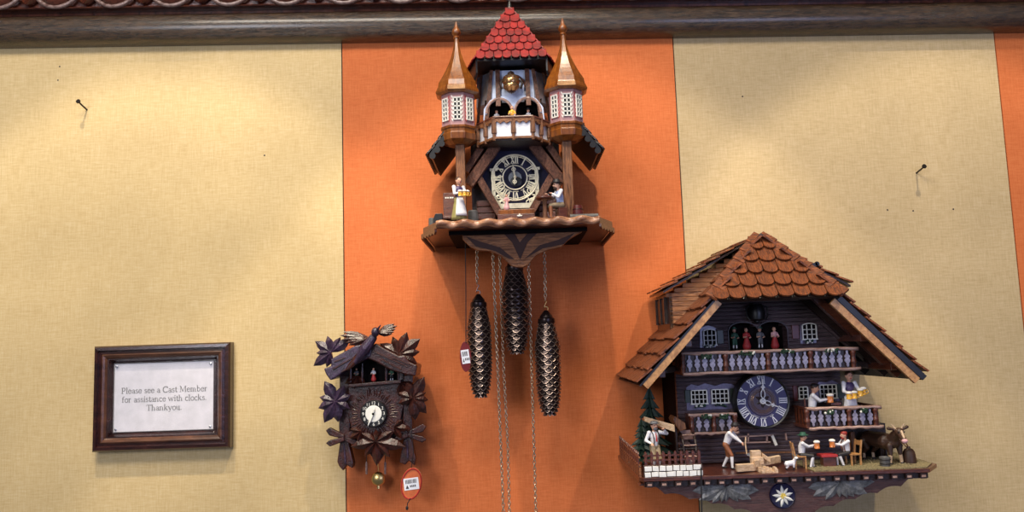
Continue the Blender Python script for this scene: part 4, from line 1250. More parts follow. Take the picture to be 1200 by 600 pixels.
mb = MB(); mb.lathe([(.008, 0), (.0115, .012), (.0118, .02), (.0095, .034)], (x_, .19, LZ), 18)
bar = part('barrel', mb, 'shutter_r', cas, smooth=True)
mb = MB(); [mb.ring((x_, .19, LZ + h_), .0118 - abs(h_ - .017) * .12, .0008, 0, 20, axis='z') for h_ in (.008, .026)]
part('barrel_hoop', mb, 'iron', bar)
a = W(668, 252, .235); b = W(701, 251, .235)
mb = MB(); mb.tube([(a[0], .235, LZ + .0055), (b[0], .235, LZ + .0055)], .0052, 12); mb.tube([(a[0] + .006, .247, LZ + .004), (b[0] - .01, .247, LZ + .004)], .004, 10)
part('log', mb, 'stump', cas, smooth=True)
x_, z_ = W(594, 247, .19)
mini('child_figurine', 'small pink child in front of the dial', cas, x_, .182, 1.8578, .030, 'pink', 'pink', dress=True)

# ------------------------------------------------------------------ weights and chains of the castle clock
def chain_obj(path, label, grp='thin brass chains of the castle clock'):
    mb = MB(); link_chain(mb, path)
    return tag(part('chain', mb, 'chain', smooth='all'), label, 'chain', grp)
def pinecone(px, ytop, ybot, wpx, d, label, tilt=0.0, hookpale=False):
    x_, zt_ = W(px, ytop, d); _, zb_ = W(px, ybot, d); s_ = S(d); R = wpx / 2 * s_
    x_b = W(px, ybot, d)[0]; x_ = (x_ + x_b) / 2
    H = zt_ - zb_
    def rad(t): # 0 top .. 1 bottom
        return R * (min(1, (0.62 + 1.6 * t)) if t < .24 else (1.0 if t < .5 else max(0.0, 1 - ((t - .5) / .56) ** 2.3 * .62)) )
    body_t = zt_ - 0.024; BH = body_t - zb_
    mb = MB(); prof = []
    for i in range(25):
        t = i / 24; r_ = rad(t) * .90
        if t > .94: r_ *= math.sqrt(max(0.02, 1 - ((t - .94) / .06) ** 2))
        prof.append((max(r_, .001), body_t - BH * t - zb_))
    mb.lathe(prof[::-1], (x_, d, zb_), 28)
    o = part('pine_cone_weight', mb, 'cone', None, smooth='all')
    tag(o, label, 'clock weight', 'cast pine cone clock weights')
    sc = MB(); rows = int(BH / 0.0072); nn = 10
    for r_ in range(rows + 1):
        t = (r_ + .3) / (rows + 1); z_ = body_t - BH * t; rr = rad(t) * .90
        if t > .90: rr *= math.sqrt(max(.05, 1 - ((t - .90) / .115) ** 2))
        for k in range(nn):
            a = 2 * PI * (k + .5 * (r_ % 2)) / nn
            wd = PI / nn * .98
            up = []; lo = []
            q = []
            for j in range(7):
                s2 = -1 + 2 * j / 6
                aa = a + wd * s2; drop = 0.0050 * (1 - s2 * s2)
                ro = rr + 0.0012 + 0.0016 * (1 - s2 * s2)
                q.append((x_ + ro * math.cos(aa), d + ro * math.sin(aa), z_ - drop))
            q = [(min(max(p[0], -9), 9), p[1], max(p[2], zb_ - .001)) for p in q]
            c0 = (x_ + rr * .97 * math.cos(a), d + rr * .97 * math.sin(a), z_ + .003)
            b0 = len(sc.v)
            sc.add([c0] + q + [(x_ + rr * .9 * math.cos(a), d + rr * .9 * math.sin(a), q[3][2])], [(0, j + 1, j + 2) for j in range(6)] + [(8, j + 2, j + 1) for j in range(6)] + [(0, 8, 1), (0, 7, 8)], 0)
            sc.tube(q, .00050, 4, 1)
    part('cone_scales', sc, ['cone', 'cone_rim'], o)
    mb = MB(); mb.lathe([(R * .62, 0), (R * .68, .003), (R * .66, .010), (R * .52, .0125), (R * .5, .016), (R * .30, .022), (.0035, .027)], (x_, d, body_t - .004), 20)
    part('cone_cap', mb, 'cone', o, smooth=True)
    return o, x_, zt_
CD = 0.11
o1, c1x, c1z = pinecone(562, 344, 466, 29, CD, 'leftmost pine cone weight, hanging from a pale hook beside the red tag')
o2, c2x, c2z = pinecone(604, 302, 415, 32, CD - .01, 'middle pine cone weight, highest, just under the bracket')
o3, c3x, c3z = pinecone(642, 363, 487, 30, CD, 'rightmost pine cone weight, hanging lowest')
def hook(x_, z_, d, mat, par):
    mb = MB(); p = []
    for k in range(15):
        a = -PI / 2 + 2 * PI * .72 * k / 14
        p.append((x_ + .0042 * math.cos(a), d, z_ + .003 + .0042 * math.sin(a)))
    mb.tube([(x_, d, z_ - .004)] + p, .0011, 6)
    mb.tube([p[-1], (x_ - .001, d, z_ + .012), (x_ + .002, d, z_ + .017), (x_ - .002, d, z_ + .019)], .0011, 6)
    part('hook', mb, mat, par, label='bent wire hook', smooth=True)
hook(c1x, c1z - .001, CD, 'steel', o1); hook(c3x, c3z - .001, CD, 'brass', o3); hook(c2x, c2z - .001, CD - .01, 'brass', o2)
UZ = 1.803
def top(px, d): return (W(px, 290, d)[0], d, UZ)
chain_obj([top(559, .12), (c1x - .002, CD, c1z + .017)], 'short chain running up from the left pine cone weight')
chain_obj([top(638, .12), (c3x, CD, c3z + .017)], 'chain running up from the right pine cone weight')
chain_obj([(c2x, CD - .01, UZ), (c2x, CD - .01, c2z + .015)], 'very short chain holding the middle pine cone weight')
chain_obj([top(577, .125), W3(584, 450, .10), W3(590, 600, .09), W3(591.5, 640, .09)], 'left one of the two long loose chains hanging side by side')
chain_obj([top(585, .115), W3(590, 430, .085), W3(595, 520, .08), W3(598, 640, .08)], 'right one of the two long loose chains hanging side by side')
chain_obj([top(619, .11), W3(623, 430, .09), W3(628, 600, .08), W3(629, 640, .08)], 'long loose chain hanging between the middle and right pine cone weights')
# red tag on a cord
mb = MB(); mb.tube([(W(545, 268, .17)[0],   .17, 1.812), W3(546, 340, .165), W3(546, 402, .16)], .0009, 6)
tag(part('tag_cord', mb, 'cord'), 'thin black cord holding the dark red tag at the left pine cone', 'cord')
def oval_tag(px, py, rx, ry, d, rot, mat, label, lw, lh, lrot, bars):
    cx_, cz_ = W(px, py, d); s_ = S(d)
    mb = MB()
    ca, sa = math.cos(rot), math.sin(rot)
    pts = [(cx_ + rx * s_ * math.cos(a) * ca - ry * s_ * math.sin(a) * sa, cz_ + rx * s_ * math.cos(a) * sa + ry * s_ * math.sin(a) * ca) for a in [2 * PI * k / 32 for k in range(32)]]
    mb.prism(pts, d - .0015, d)
    o = part('price_tag', mb, mat, None, bevel=.0004)
    tag(o, label, 'tag')
    ca, sa = math.cos(lrot), math.sin(lrot)
    def q(u, v): return (cx_ + (u * ca - v * sa) * s_, cz_ + (u * sa + v * ca) * s_)
    mb = MB(); mb.prism([q(-lw, -lh), q(lw, -lh), q(lw, lh), q(-lw, lh)], d, d + .0006)
    lb = part('sticker', mb, 'label', o, label='white sticker')
    mb = MB(); u = -lw * .75
    random.seed(5)
    while u < lw * .7:
        b_ = random.choice((.35, .5, .8)); mb.prism([q(u, lh * .1), q(u + b_, lh * .1), q(u + b_, lh * .75), q(u, lh * .75)], d + .0006, d + .0009); u += b_ + random.choice((.4, .6))
    for k in range(4): mb.prism([q(-lw * .2 + k * 1.8, -lh * .55), q(-lw * .2 + k * 1.8 + 1.2, -lh * .55), q(-lw * .2 + k * 1.8 + 1.2, -lh * .2), q(-lw * .2 + k * 1.8, -lh * .2)], d + .0006, d + .0009)
    mb.prism([q(-lw * .8, -lh * .75), q(-lw * .35, -lh * .75), q(-lw * .57, -lh * .1)], d + .0006, d + .0009)
    part('barcode', mb, 'ink', lb)
    return o
oval_tag(545.5, 418, 6.6, 17.5, .158, 0.02, 'maroon_tag', 'dark red oval price tag with white sticker beside the left pine cone', 4.6, 8.0, 0.12, 8)
# ================================================================== small carved leaf clock
SX = -0.285
sm = thing('cuckoo_clock', SX, 0, 1.35, 'small dark carved cuckoo clock with a bird and maple leaves, over the panel seam', 'clock', 'carved cuckoo clocks on the wall')
def wp(px, py, d): return W(px, py, d)
mb = MB()
mb.prism([wp(x_, y_, .055) for x_, y_ in ((400, 432), (433, 408), (474, 428), (474, 448), (476, 512), (452, 520), (420, 522), (404, 515))], 0.0, 0.055)
part('case', mb, 'smallwood', sm, bevel=.001)
mb = MB()
mb.prism([wp(x_, y_, .068) for x_, y_ in ((408, 452), (470, 448), (474, 470), (468, 500), (458, 512), (452, 530), (442, 545), (432, 530), (424, 516), (412, 505), (406, 478))], 0.052, 0.068)
fpn = part('front_plate', mb, 'smallwood', sm, bevel=.002)
mb = MB()
random.seed(11)
for k in range(46):                                     # scratched carving around the dial
    a = 2 * PI * k / 46; r0_ = random.uniform(17, 20) * S(.068); c_ = wp(437.5, 484, .068)
    mb.lobe((c_[0] + r0_ * math.cos(a), .0675, c_[1] + r0_ * math.sin(a)), a + random.uniform(-.3, .3), random.uniform(7, 13) * S(.068), .0022, .0018, 0, .001)
part('carved_texture', mb, 'smallwood', fpn)
# dancer window
mb = MB(); mb.prism([wp(x_, y_, .06) for x_, y_ in ((412, 449), (412, 430), (434, 420), (466, 426), (467, 446))], .050, .0565)
nw = part('dancer_niche', mb, 'void', sm)
mb = MB(); a = wp(409, 452, .075); b = wp(470, 447, .075)
mb.beam((a[0], .080, a[1]), (b[0], .080, b[1]), .006, .024); part('dancer_ledge', mb, 'smallwood', sm, bevel=.001)
for px in (411, 424.5, 452.5, 467):
    p0 = W3(px, 448, .074); p1 = W3(px, 426, .074)
    mb = MB(); mb.tube([p0, ((p0[0] + p1[0]) / 2, .074, (p0[2] + p1[2]) / 2), p1], [.0018, .0028, .0018], 8)
    part('column', mb, 'smallwood', sm, smooth=True)
for px, m1, m2, dr in ((418, 'greycloth', 'greencloth', False), (438, 'shirt', 'redcloth', True), (459, 'greencloth', 'blackcloth', False)):
    x_, z_ = W(px, 447, .068); mini('dancer_figurine', {418: 'grey dancer', 438: 'dancer in a red skirt', 459: 'green dancer'}[px], sm, x_, .069, z_ + .001, .026, m1, m2, dress=dr)
# roof logs
def logslab(pts, d0, d1, mat, lab=None):
    mb = MB(); mb.prism([wp(x_, y_, d1) for x_, y_ in pts], d0, d1)
    o = part('roof_bough', mb, mat, sm, lab, bevel=.003)
    return o
lg = logslab([(379, 432), (388, 429), (387, 421), (400, 414), (416, 405), (430, 402), (436, 410), (434, 418), (414, 428), (393, 443), (387, 446), (382, 439)], .02, .100, 'smallwood2')
rg = logslab([(430, 410), (440, 402), (452, 409), (468, 417), (474, 416), (480, 424), (489, 428), (487, 441), (478, 440), (458, 434), (440, 424), (430, 420)], .02, .098, 'smallwood')
for o_, ln in ((lg, (((390, 433), (428, 411)), ((392, 424), (405, 419)), ((400, 436), (424, 423)))), (rg, (((438, 412), (478, 430)), ((446, 421), (470, 433)), ((460, 419), (482, 428))))):
    for a_, b_ in ln:
        mb = MB(); p = W3(*a_, .1005); q = W3(*b_, .1005); mb.tube([p, q], [.0018, .0009], 6)
        part('carved_ridge', mb, 'smallwood', o_)
def leafpx(px, py, d, lobes, mat, lab=None, h=.007, wf=.24):
    x_, z_ = W(px, py, d); mb = MB(); s_ = S(d)
    mb.leaf((x_, d, z_), [(a, L * s_) for a, L in lobes], h, 0, wf)
    return part('carved_leaf', mb, mat, sm, lab)
leafpx(389, 413, .085, [(145, 24), (105, 20), (60, 20), (35, 26), (180, 18), (215, 26), (250, 18)], 'smallwood2')
leafpx(468, 415, .085, [(70, 27), (35, 30), (5, 24), (-30, 24), (110, 22), (150, 26), (185, 20)], 'smallwood')
leafpx(394, 470, .078, [(120, 27), (165, 20), (200, 22), (240, 28), (275, 24), (20, 18), (60, 20), (-30, 18)], 'smallwood2', wf=.27)
leafpx(484, 466, .078, [(60, 27), (20, 16), (-10, 18), (-50, 24), (-85, 26), (110, 20), (160, 18), (200, 18)], 'smallwood', wf=.27)
leafpx(441, 517, .080, [(-90, 28), (-130, 22), (-170, 30), (150, 20), (-50, 24), (-12, 34), (30, 22), (90, 14)], 'smallwood', wf=.2)
leafpx(420, 440, .07, [(-110, 16), (-150, 18), (-60, 14)], 'smallwood'); leafpx(470, 448, .07, [(-60, 18), (-20, 18), (-100, 16)], 'smallwood')
leafpx(424, 505, .078, [(-150, 16), (170, 14), (-110, 14)], 'smallwood'); leafpx(462, 500, .078, [(-10, 18), (40, 12), (-60, 16)], 'smallwood')
# side branches: upright bough with forked foot, crossed by leaves
def bough(pts, label):
    mb = MB(); mb.prism([wp(x_, y_, .064) for x_, y_ in pts], .040, .064)
    return part('hanging_bough', mb, 'smallwood', sm, bevel=.002)
b1 = bough([(398, 440), (410, 440), (410, 500), (409, 522), (414, 543), (413, 549), (406, 545), (402, 552), (397, 546), (395, 541), (398, 520), (397, 500)], '')
b2 = bough([(473, 440), (484, 438), (483, 500), (482, 515), (487, 538), (486, 546), (479, 540), (475, 545), (468, 542), (469, 535), (473, 514), (472, 495)], '')
for cx_, cy_, L in ((403.5, 512.5, 1), (478, 508, 1)):
    for (ax, ay), (bx, by), (c_x, c_y) in (((0, 0), (-22, -8), (-18, -2)), ((0, 2), (-22, 7), (-17, 11)), ((0, 0), (16, -8), (12, 0)), ((0, 2), (16, 6), (10, 9))):
        if cx_ > 450: bx, c_x = -bx, -c_x
        mb = MB()
        q = [(ax, ay - 2.5), (bx * .8, by - 3.5), (bx, by), (c_x, c_y), (ax, ay + 2.5)]
        mb.prism([wp(cx_ + u, cy_ + v, .073) for u, v in q], .062, .073)
        part('cross_leaf', mb, 'smallwood', b1 if cx_ < 450 else b2, bevel=.0018)
for o_, pp in ((b1, ((403, 520), (405, 543))), (b2, ((477, 516), (478, 537)))):
    mb = MB(); mb.tube([W3(*pp[0], .0645), W3(*pp[1], .0645)], [.0016, .0022], 6); part('carved_ridge', mb, 'smallwood2', o_)
# bird
bd_ = .112
def b3(px, py, d=.105): return v3(*W3(px, py, d))
pr = [('c', b3(417, 424), b3(428, 408), .0055, .0115, 'smallwood2'), ('c', b3(428, 408), b3(437, 396), .0115, .0085, 'smallwood2'),
      ('e', b3(440, 389, .110), (.0085, .009, .0095), 'smallwood2'), ('c', b3(441, 388, .113), b3(446, 381, .122), .0035, .0012, 'smallwood2'),
      ('c', b3(408, 432, .103), b3(420, 418, .103), .004, .008, 'smallwood')]
mb = remesh(pr, .0011, ['smallwood2', 'smallwood'], 'bird', None)
bird = part('bird', mb, ['smallwood2', 'smallwood'], sm, 'carved bird with spread wings on the gable', smooth='all')
for root, tip, sg in (((433, 396), (397, 398), -1), ((441, 390), (466, 385), 1)):
    p = wp(*root, .1); q = wp(*tip, .1); L = math.hypot(q[0] - p[0], q[1] - p[1]); an = math.atan2(q[1] - p[1], q[0] - p[0])
    mb = MB()
    nn_ = 5
    for k in range(nn_):
        mb.lobe((p[0], .094 + k * .0012, p[1]), an - sg * (-.28 + .14 * k), L * (1 - .09 * abs(k - 1)), .0062, .004)
    part('wing', mb, 'smallwood', bird)
mb = MB()
for k in range(4): p = wp(418, 421, .11); mb.lobe((p[0], .104 + k * .001, p[1]), math.radians(222 + k * 6 - 9), .0235, .0042, .003)
part('tail', mb, 'smallwood', bird)
# dial
cx_, cz_ = wp(437.5, 485, .08); s_ = S(.08)
mb = MB(); mb.lathe([(15.5 * s_, 0), (15.5 * s_, .008), (14.5 * s_, .010), (9.5 * s_, .0095)], (cx_, .068, cz_), 40, 0, 'd')
sd = part('dial', mb, 'black', sm, 'black chapter ring with white digits', smooth=True)
mb = MB(); mb.lathe([(9.6 * s_, 0), (9.4 * s_, .0008), (8.6 * s_, .0012), (.001, .0012)], (cx_, .0776, cz_), 36, 0, 'd'); part('dial_centre', mb, 'ivory', sd)
mb = MB()
for i in range(12):
    a = 2 * PI * i / 12; digit_mesh(mb, str(i or 12), (cx_ + math.sin(a) * 12.0 * s_, cz_ + math.cos(a) * 12.0 * s_), 5.2 * s_, .0782)
part('digits', mb, 'ivory', sd)
for a, L in ((205, 15), (12, 7.5)):
    a = math.radians(a); e = (cx_ + math.sin(a) * L * s_, .0815, cz_ + math.cos(a) * L * s_)
    mb = MB(); mb.tube([(cx_, .0815, cz_), ((cx_ + e[0] * 2) / 3, .0815, (cz_ + e[2] * 2) / 3), e], [.0012, .0022, .0004], 6); mb.lathe([(.0024, 0), (.0024, .003)], (cx_, .080, cz_), 12, 0, 'd')
    part('clock_hand', mb, 'ivory', sd)
# pendulum
mb = MB(); p = W3(442, 540, .03); q = W3(443.5, 552, .03); r_ = W3(444, 572, .03)
mb.tube([W3(441, 510, .03), q], .0011, 6)
pen = part('pendulum', mb, 'brass', sm, 'brass pendulum with round bob', smooth=True)
bx, bz = wp(443.5, 561, .03)
mb = MB(); mb.lathe([(.001, -.005), (.008, -.0045), (.0135, -.001), (.0140, .0015), (.011, .0045), (.005, .0065), (.001, .007)], (bx, .032, bz), 28, 0, 'd')
part('bob', mb, 'brass', pen, smooth='all')
mb = MB(); mb.tube([(bx, .032, bz - .013), (bx, .032, bz - .019)], [.003, .0035], 8); part('rating_nut', mb, 'brass', pen)
for px in (429.5, 451.5):
    mb = MB(); mb.tube([W3(px, 541, .04), W3(px, 543, .04), W3(px, 555, .04), W3(px, 556, .04)], [.001, .0024, .0024, .001], 8)
    hk = part('weight_stub', mb, 'rail', sm, smooth=True)
    mb = MB(); mb.tube([W3(px, 520, .04), W3(px, 542, .04)], .0007, 6); part('cord', mb, 'cord', hk)
# orange tag
mb = MB(); mb.tube([W3(482, 500, .088), W3(484.5, 530, .085), W3(482, 548, .08)], .0007, 6); tag(part('tag_cord', mb, 'cord'), 'thin black cord holding the red and orange tag under the small clock', 'cord')
ot = oval_tag(482, 567, 12, 18.5, .078, -.22, 'tag_clear', 'round red and orange price tag with white sticker under the small clock', 8.6, 6.6, .10, 0)
x_, z_ = wp(482, 567, .078)
mb = MB()
mb.tube([(x_ + 11.0 * S(.078) * math.cos(a) * math.cos(-.22) - 17 * S(.078) * math.sin(a) * math.sin(-.22), .0785, z_ + 11.0 * S(.078) * math.cos(a) * math.sin(-.22) + 17 * S(.078) * math.sin(a) * math.cos(-.22)) for a in [2 * PI * k / 30 for k in range(30)]], .0013, 6, 0, True)
part('tag_rim', mb, 'tag_red', ot)
mb = MB(); mb.tube([W3(481, 584, .08), W3(477.5, 590, .08), W3(477, 597, .08)], .0009, 6); mb.lathe([(.001, 0), (.0026, .002), (.0026, .006), (.001, .008)], (W(477, 596, .08)[0], .08, W(477, 596, .08)[1] - .003), 8)
part('cord_end', mb, 'cord', ot)
# ================================================================== big chalet clock
HX, RX, RZT, SL = 0.457, 0.4635, 1.785, 1.044
cha = thing('cuckoo_clock', HX, 0, 1.30, 'large chalet cuckoo clock with shingled roof, blue dial, balconies and beer drinkers', 'clock', 'carved cuckoo clocks on the wall')
def rz(x): return RZT - SL * abs(x - RX)
HW, HH, DF, DA = 0.250, 0.112, 0.285, 0.205
# house body
mb = MB(); mb.box(0.304, 0.610, 0.0, 0.148, 1.3685, 1.560)
mb.prism([(RX - 0.150, 1.55), (RX + 0.150, 1.55), (RX + 0.150, rz(RX + .150) - .016), (RX, RZT - .016), (RX - 0.150, rz(RX - .15) - .016)], 0.0, 0.132)
part('house_body', mb, 'void', cha)  # near-black sides carry the shade below the eaves
n0, n1 = W(853.5, 400, .16)[0], W(923, 400, .16)[0]
nb, nt_, nd = W(888, 409, .16)[1], W(888, 377, .16)[1], W(888, 385, .16)[1]
ncw = (n1 - n0) / 4
nc = [n0 + ncw * 1.0, n1 - ncw * 1.0]
def niche_open(z):
    if z < nb or z > nt_: return []
    t = (z - (nt_ - .016)) / .016
    if t <= 0: return [(n0, n1)]
    h = ncw * math.sqrt(max(0, 1 - t * t))
    r = [(c - h, c + h) for c in nc]
    if z < nd: return [(r[0][0], r[1][1])]
    return r
mb = MB(); zc = 1.370; PH = 0.0076
while zc < 1.775:
    lo, hi = (0.302, 0.612)
    if zc > 1.56: hw_ = (RZT - zc - PH) / SL - 0.010; lo, hi = RX - min(hw_, .155), RX + min(hw_, .150)
    if hi - lo > 0.01:
        segs = [(lo, hi)]
        for o0, o1 in niche_open(zc + PH / 2):
            new = []
            for a, b in segs:
                if o0 > a and o1 < b: new += [(a, o0), (o1, b)]
                else: new.append((a, b))
            segs = new
        for a, b in segs:
            d0 = 0.132 if zc > 1.55 else .148
            mb.prismg([(a, d0, zc), (a, 0.1612, zc + .0002), (a, .1620, zc + PH * .5), (a, .1612, zc + PH - .0007), (a, d0, zc + PH - .0004)], (b - a, 0, 0))
    zc += PH
part('plank_wall', mb, 'plank', cha)
mb = MB(); mb.box(n0 - .004, n1 + .004, .128, .134, nb - .004, nt_ + .004)
nch = part('dancer_niche', mb, 'void', cha)
mb = MB(); pts = [(n0, .1625, nb)]
for k in range(29):
    x_ = n0 + (n1 - n0) * k / 28; zz = max(nd if abs(x_ - (n0 + n1) / 2) < ncw else nb, *[nt_ - .016 + .016 * math.sqrt(max(0, 1 - ((x_ - c) / ncw) ** 2)) for c in nc])
    pts.append((x_, .1625, zz))
pts.append((n1, .1625, nb)); mb.tube(pts, .0014, 6)
part('niche_rim', mb, 'dark', nch, smooth=True)
for px, t_, b_, dr, lab in ((861, 'greencloth', 'greencloth', False, 'dancer in green'), (875, 'redcloth', 'redcloth', True, 'dancer in a red dress'), (891, 'greycloth', 'greycloth', False, 'dancer in grey'), (908, 'pink', 'redcloth', True, 'dancer in white and pink')):
    x_ = W(px, 405, .145)[0]; mini('dancer_figurine', lab, cha, x_, .147, nb + .0005, .040, t_, b_, dress=dr, hatm=None if dr else 'greencloth')
# cow bell ornament over the niche
x_, z_ = W(887, 366, .175); s_ = S(.175)
mb = MB(); mb.lathe([(6 * s_, -10 * s_), (9 * s_, -8 * s_), (10 * s_, -2 * s_), (9.2 * s_, 4 * s_), (7 * s_, 9 * s_), (2 * s_, 10.5 * s_)], (x_, .172, z_), 22)
mb.ell((x_, .172, z_ - 10.5 * s_), (3 * s_, 3 * s_, 3 * s_), 0)
bl = part('bell', mb, 'black', cha, 'black bell above the dancers', smooth=True)
for sg in (-1, 1):
    mb = MB(); mb.tube([(x_ + sg * 8 * s_, .172, z_ + 8 * s_), (x_ + sg * 12.5 * s_, .174, z_ + 5 * s_), (x_ + sg * 12 * s_, .176, z_ - 4 * s_), (x_ + sg * 9 * s_, .178, z_ - 9 * s_)], .0016, 6)
    part('bell_strap', mb, 'black', bl, smooth=True)
# roof slabs
for sg in (-1, 1):
    nx, nz = sg * SL / math.hypot(1, SL), 1 / math.hypot(1, SL)
    T = 0.010 if sg > 0 else 0.003
    poly = [(RX, 0, RZT), (RX, DA, RZT), (RX + sg * HH, DF, rz(RX + HH)), (RX + sg * HW, DF, rz(RX + HW)), (RX + sg * HW, 0, rz(RX + HW))]
    mb = MB(); mb.prismg(poly, (-nx * T, 0, -nz * T))
    rs = part('roof_slope', mb, 'black', cha, 'left roof slope' if sg < 0 else 'right roof slope')  # slab painted black for the shade under the slope
    mb = MB(); rows = []; NRW = 10
    dn = (sg * 1.0, 0, -SL)
    for r_ in range(NRW):
        t0 = r_ / NRW; x0 = HW * t0; xe = HW * (t0 + 1 / NRW)
        fr_d = DF if xe > HH else DA + (DF - DA) * (xe / HH)
        a = (RX + sg * x0 + nx * .001, 0.001, rz(RX + x0) + nz * .001); b = (a[0], fr_d + (.003 if xe > HH else .004), a[2])
        rows.append((a, b, dn, (nx, 0, nz), max(6, int(fr_d / .024)), HW / NRW * math.hypot(1, SL) * (1.18 if r_ < NRW - 1 else 0.93)))
    random.seed(20 + sg)
    shingle_rows(mb, rows, 0.0032, 1, 'rect', 0.0055, 0.06)
    part('shingles', mb, 'or_sh2', rs, label='orange-brown split wood shingles')
    # verge board, under rafters
    off = 0.017 if sg > 0 else 0.009
    p = (RX + sg * (HH - .003) - nx * off, DF - .001, rz(RX + HH - .003) - nz * off); q = (RX + sg * (HW - .004) - nx * off, DF - .001, rz(RX + HW - .004) - nz * off)
    mb = MB(); mb.beam(p, q, .0125, .008); part('verge_board', mb, 'tan', rs, label='light tan verge board')
    for dd, m_ in ((.235, 'redwood'), (.185, 'dark'), (.10, 'dark')):
        p = (RX + sg * (HH - .05) - nx * off, dd, rz(RX + HH - .05) - nz * off); q = (RX + sg * (HW - .012) - nx * off, dd, rz(RX + HW - .012) - nz * off)
        mb = MB(); mb.beam(p, q, .013, .014); part('rafter', mb, m_, rs)
    # purlin stubs and struts carrying the eave
    for f_, dd in ((.155, .24), (.205, .24)):
        xx = RX + sg * f_; zz = rz(xx) - .030
        mb = MB(); mb.box(xx - .006, xx + .006, .14, .262, zz - .006, zz + .006); part('purlin', mb, 'redwood', rs, bevel=.001)
    mb = MB(); mb.beam((RX + sg * .150, .17, rz(RX + .155) - .075), (RX + sg * .205, .17, rz(RX + .205) - .03), .011, .012); part('strut', mb, 'plank', rs, bevel=.001)
    mb = MB(); mb.beam((RX + sg * .12, .17, rz(RX + .12) - .035), (RX + sg * .225, .17, rz(RX + .225) - .022), .010, .012); part('strut', mb, 'plank', rs, bevel=.001)
# front hip
A = Vector((RX, DA, RZT + .001)); HL = Vector((RX - HH - .002, DF + .002, rz(RX + HH))); HR = Vector((RX + HH + .002, DF + .002, rz(RX + HH)))
mb = MB(); v_ = [tuple(A), tuple(HL), tuple(HR)]
mb.add(v_ + [(RX, DA - .014, RZT - .014), (HL.x + .010, HL.y - .012, HL.z - .004), (HR.x - .010, HR.y - .012, HR.z - .004)], [(0, 1, 2), (3, 5, 4), (0, 3, 4, 1), (1, 4, 5, 2), (2, 5, 3, 0)])
hip = part('front_hip', mb, 'dark', cha)
nm = (HL - A).cross(HR - A).normalized()
if nm.y < 0: nm = -nm
mb = MB(); rows = []; NH = 5
for r_ in range(NH):
    t0, t1 = r_ / NH, (r_ + 1) / NH
    a = (A + (HL - A) * t0 + A + (HR - A) * t0) / 2; b = (A + (HL - A) * t1 + A + (HR - A) * t1) / 2
    e = (HR - HL) * t1
    rows.append((a - e / 2 + nm * .001, a + e / 2 + nm * .001, b - a, nm, (2, 3, 5, 6, 8)[r_], (b - a).length * (1.25 if r_ < NH - 1 else 1.16)))
shingle_rows(mb, rows, 0.0036, 1, 'round', 0.006, 0.03)
part('shingles', mb, 'or_sh', hip, label='fish-scale shingles of the front hip')
for q in (HL, HR):
    e = q - A; k = 7
    for j in range(k):
        p0 = A + e * (j / k); p1 = A + e * ((j + 1.25) / k if j < k - 1 else 1.03)
        mb = MB(); sd_ = Vector((0, 0.6, .8)); cr = e.normalized().cross(nm).normalized()
        wv = cr * .011; up = Vector((0, .0, 1)) * .004
        P = [p0 - wv + up * .6, p0 + wv + up * .6, p1 + wv + up * 1.6, p1 - wv + up * 1.6]
        mb.prismg([tuple(x) for x in P], (0, .002, .0035)); part('hip_tile', mb, 'or_sh2', hip)
for j in range(10):
    mb = MB(); d0 = DA * (1 - j / 10) + .012; d1 = DA * (1 - (j + 1.2) / 10)
    zz = RZT + .006 + .0
    mb.prismg([(RX - .011, d0, zz - .009), (RX, d0, zz + .002), (RX + .011, d0, zz - .009), (RX + .009, d0, zz - .013), (RX, d0, zz - .002), (RX - .009, d0, zz - .013)], (0, max(d1, .002) - d0, -.003))
    part('ridge_tile', mb, 'dark' if j == 0 else 'or_sh2', hip)
pk = W(958, 309, .22)
mb = MB(); mb.beam((pk[0] - .012, .215, pk[1] - .004), (pk[0] + .002, .215, pk[1]), .007, .008); mb.lathe([(.004, -.003), (.0052, 0), (.004, .003)], (pk[0] + .002, .212, pk[1]), 12, 0, 'd')
part('roof_peg', mb, 'black', hip)
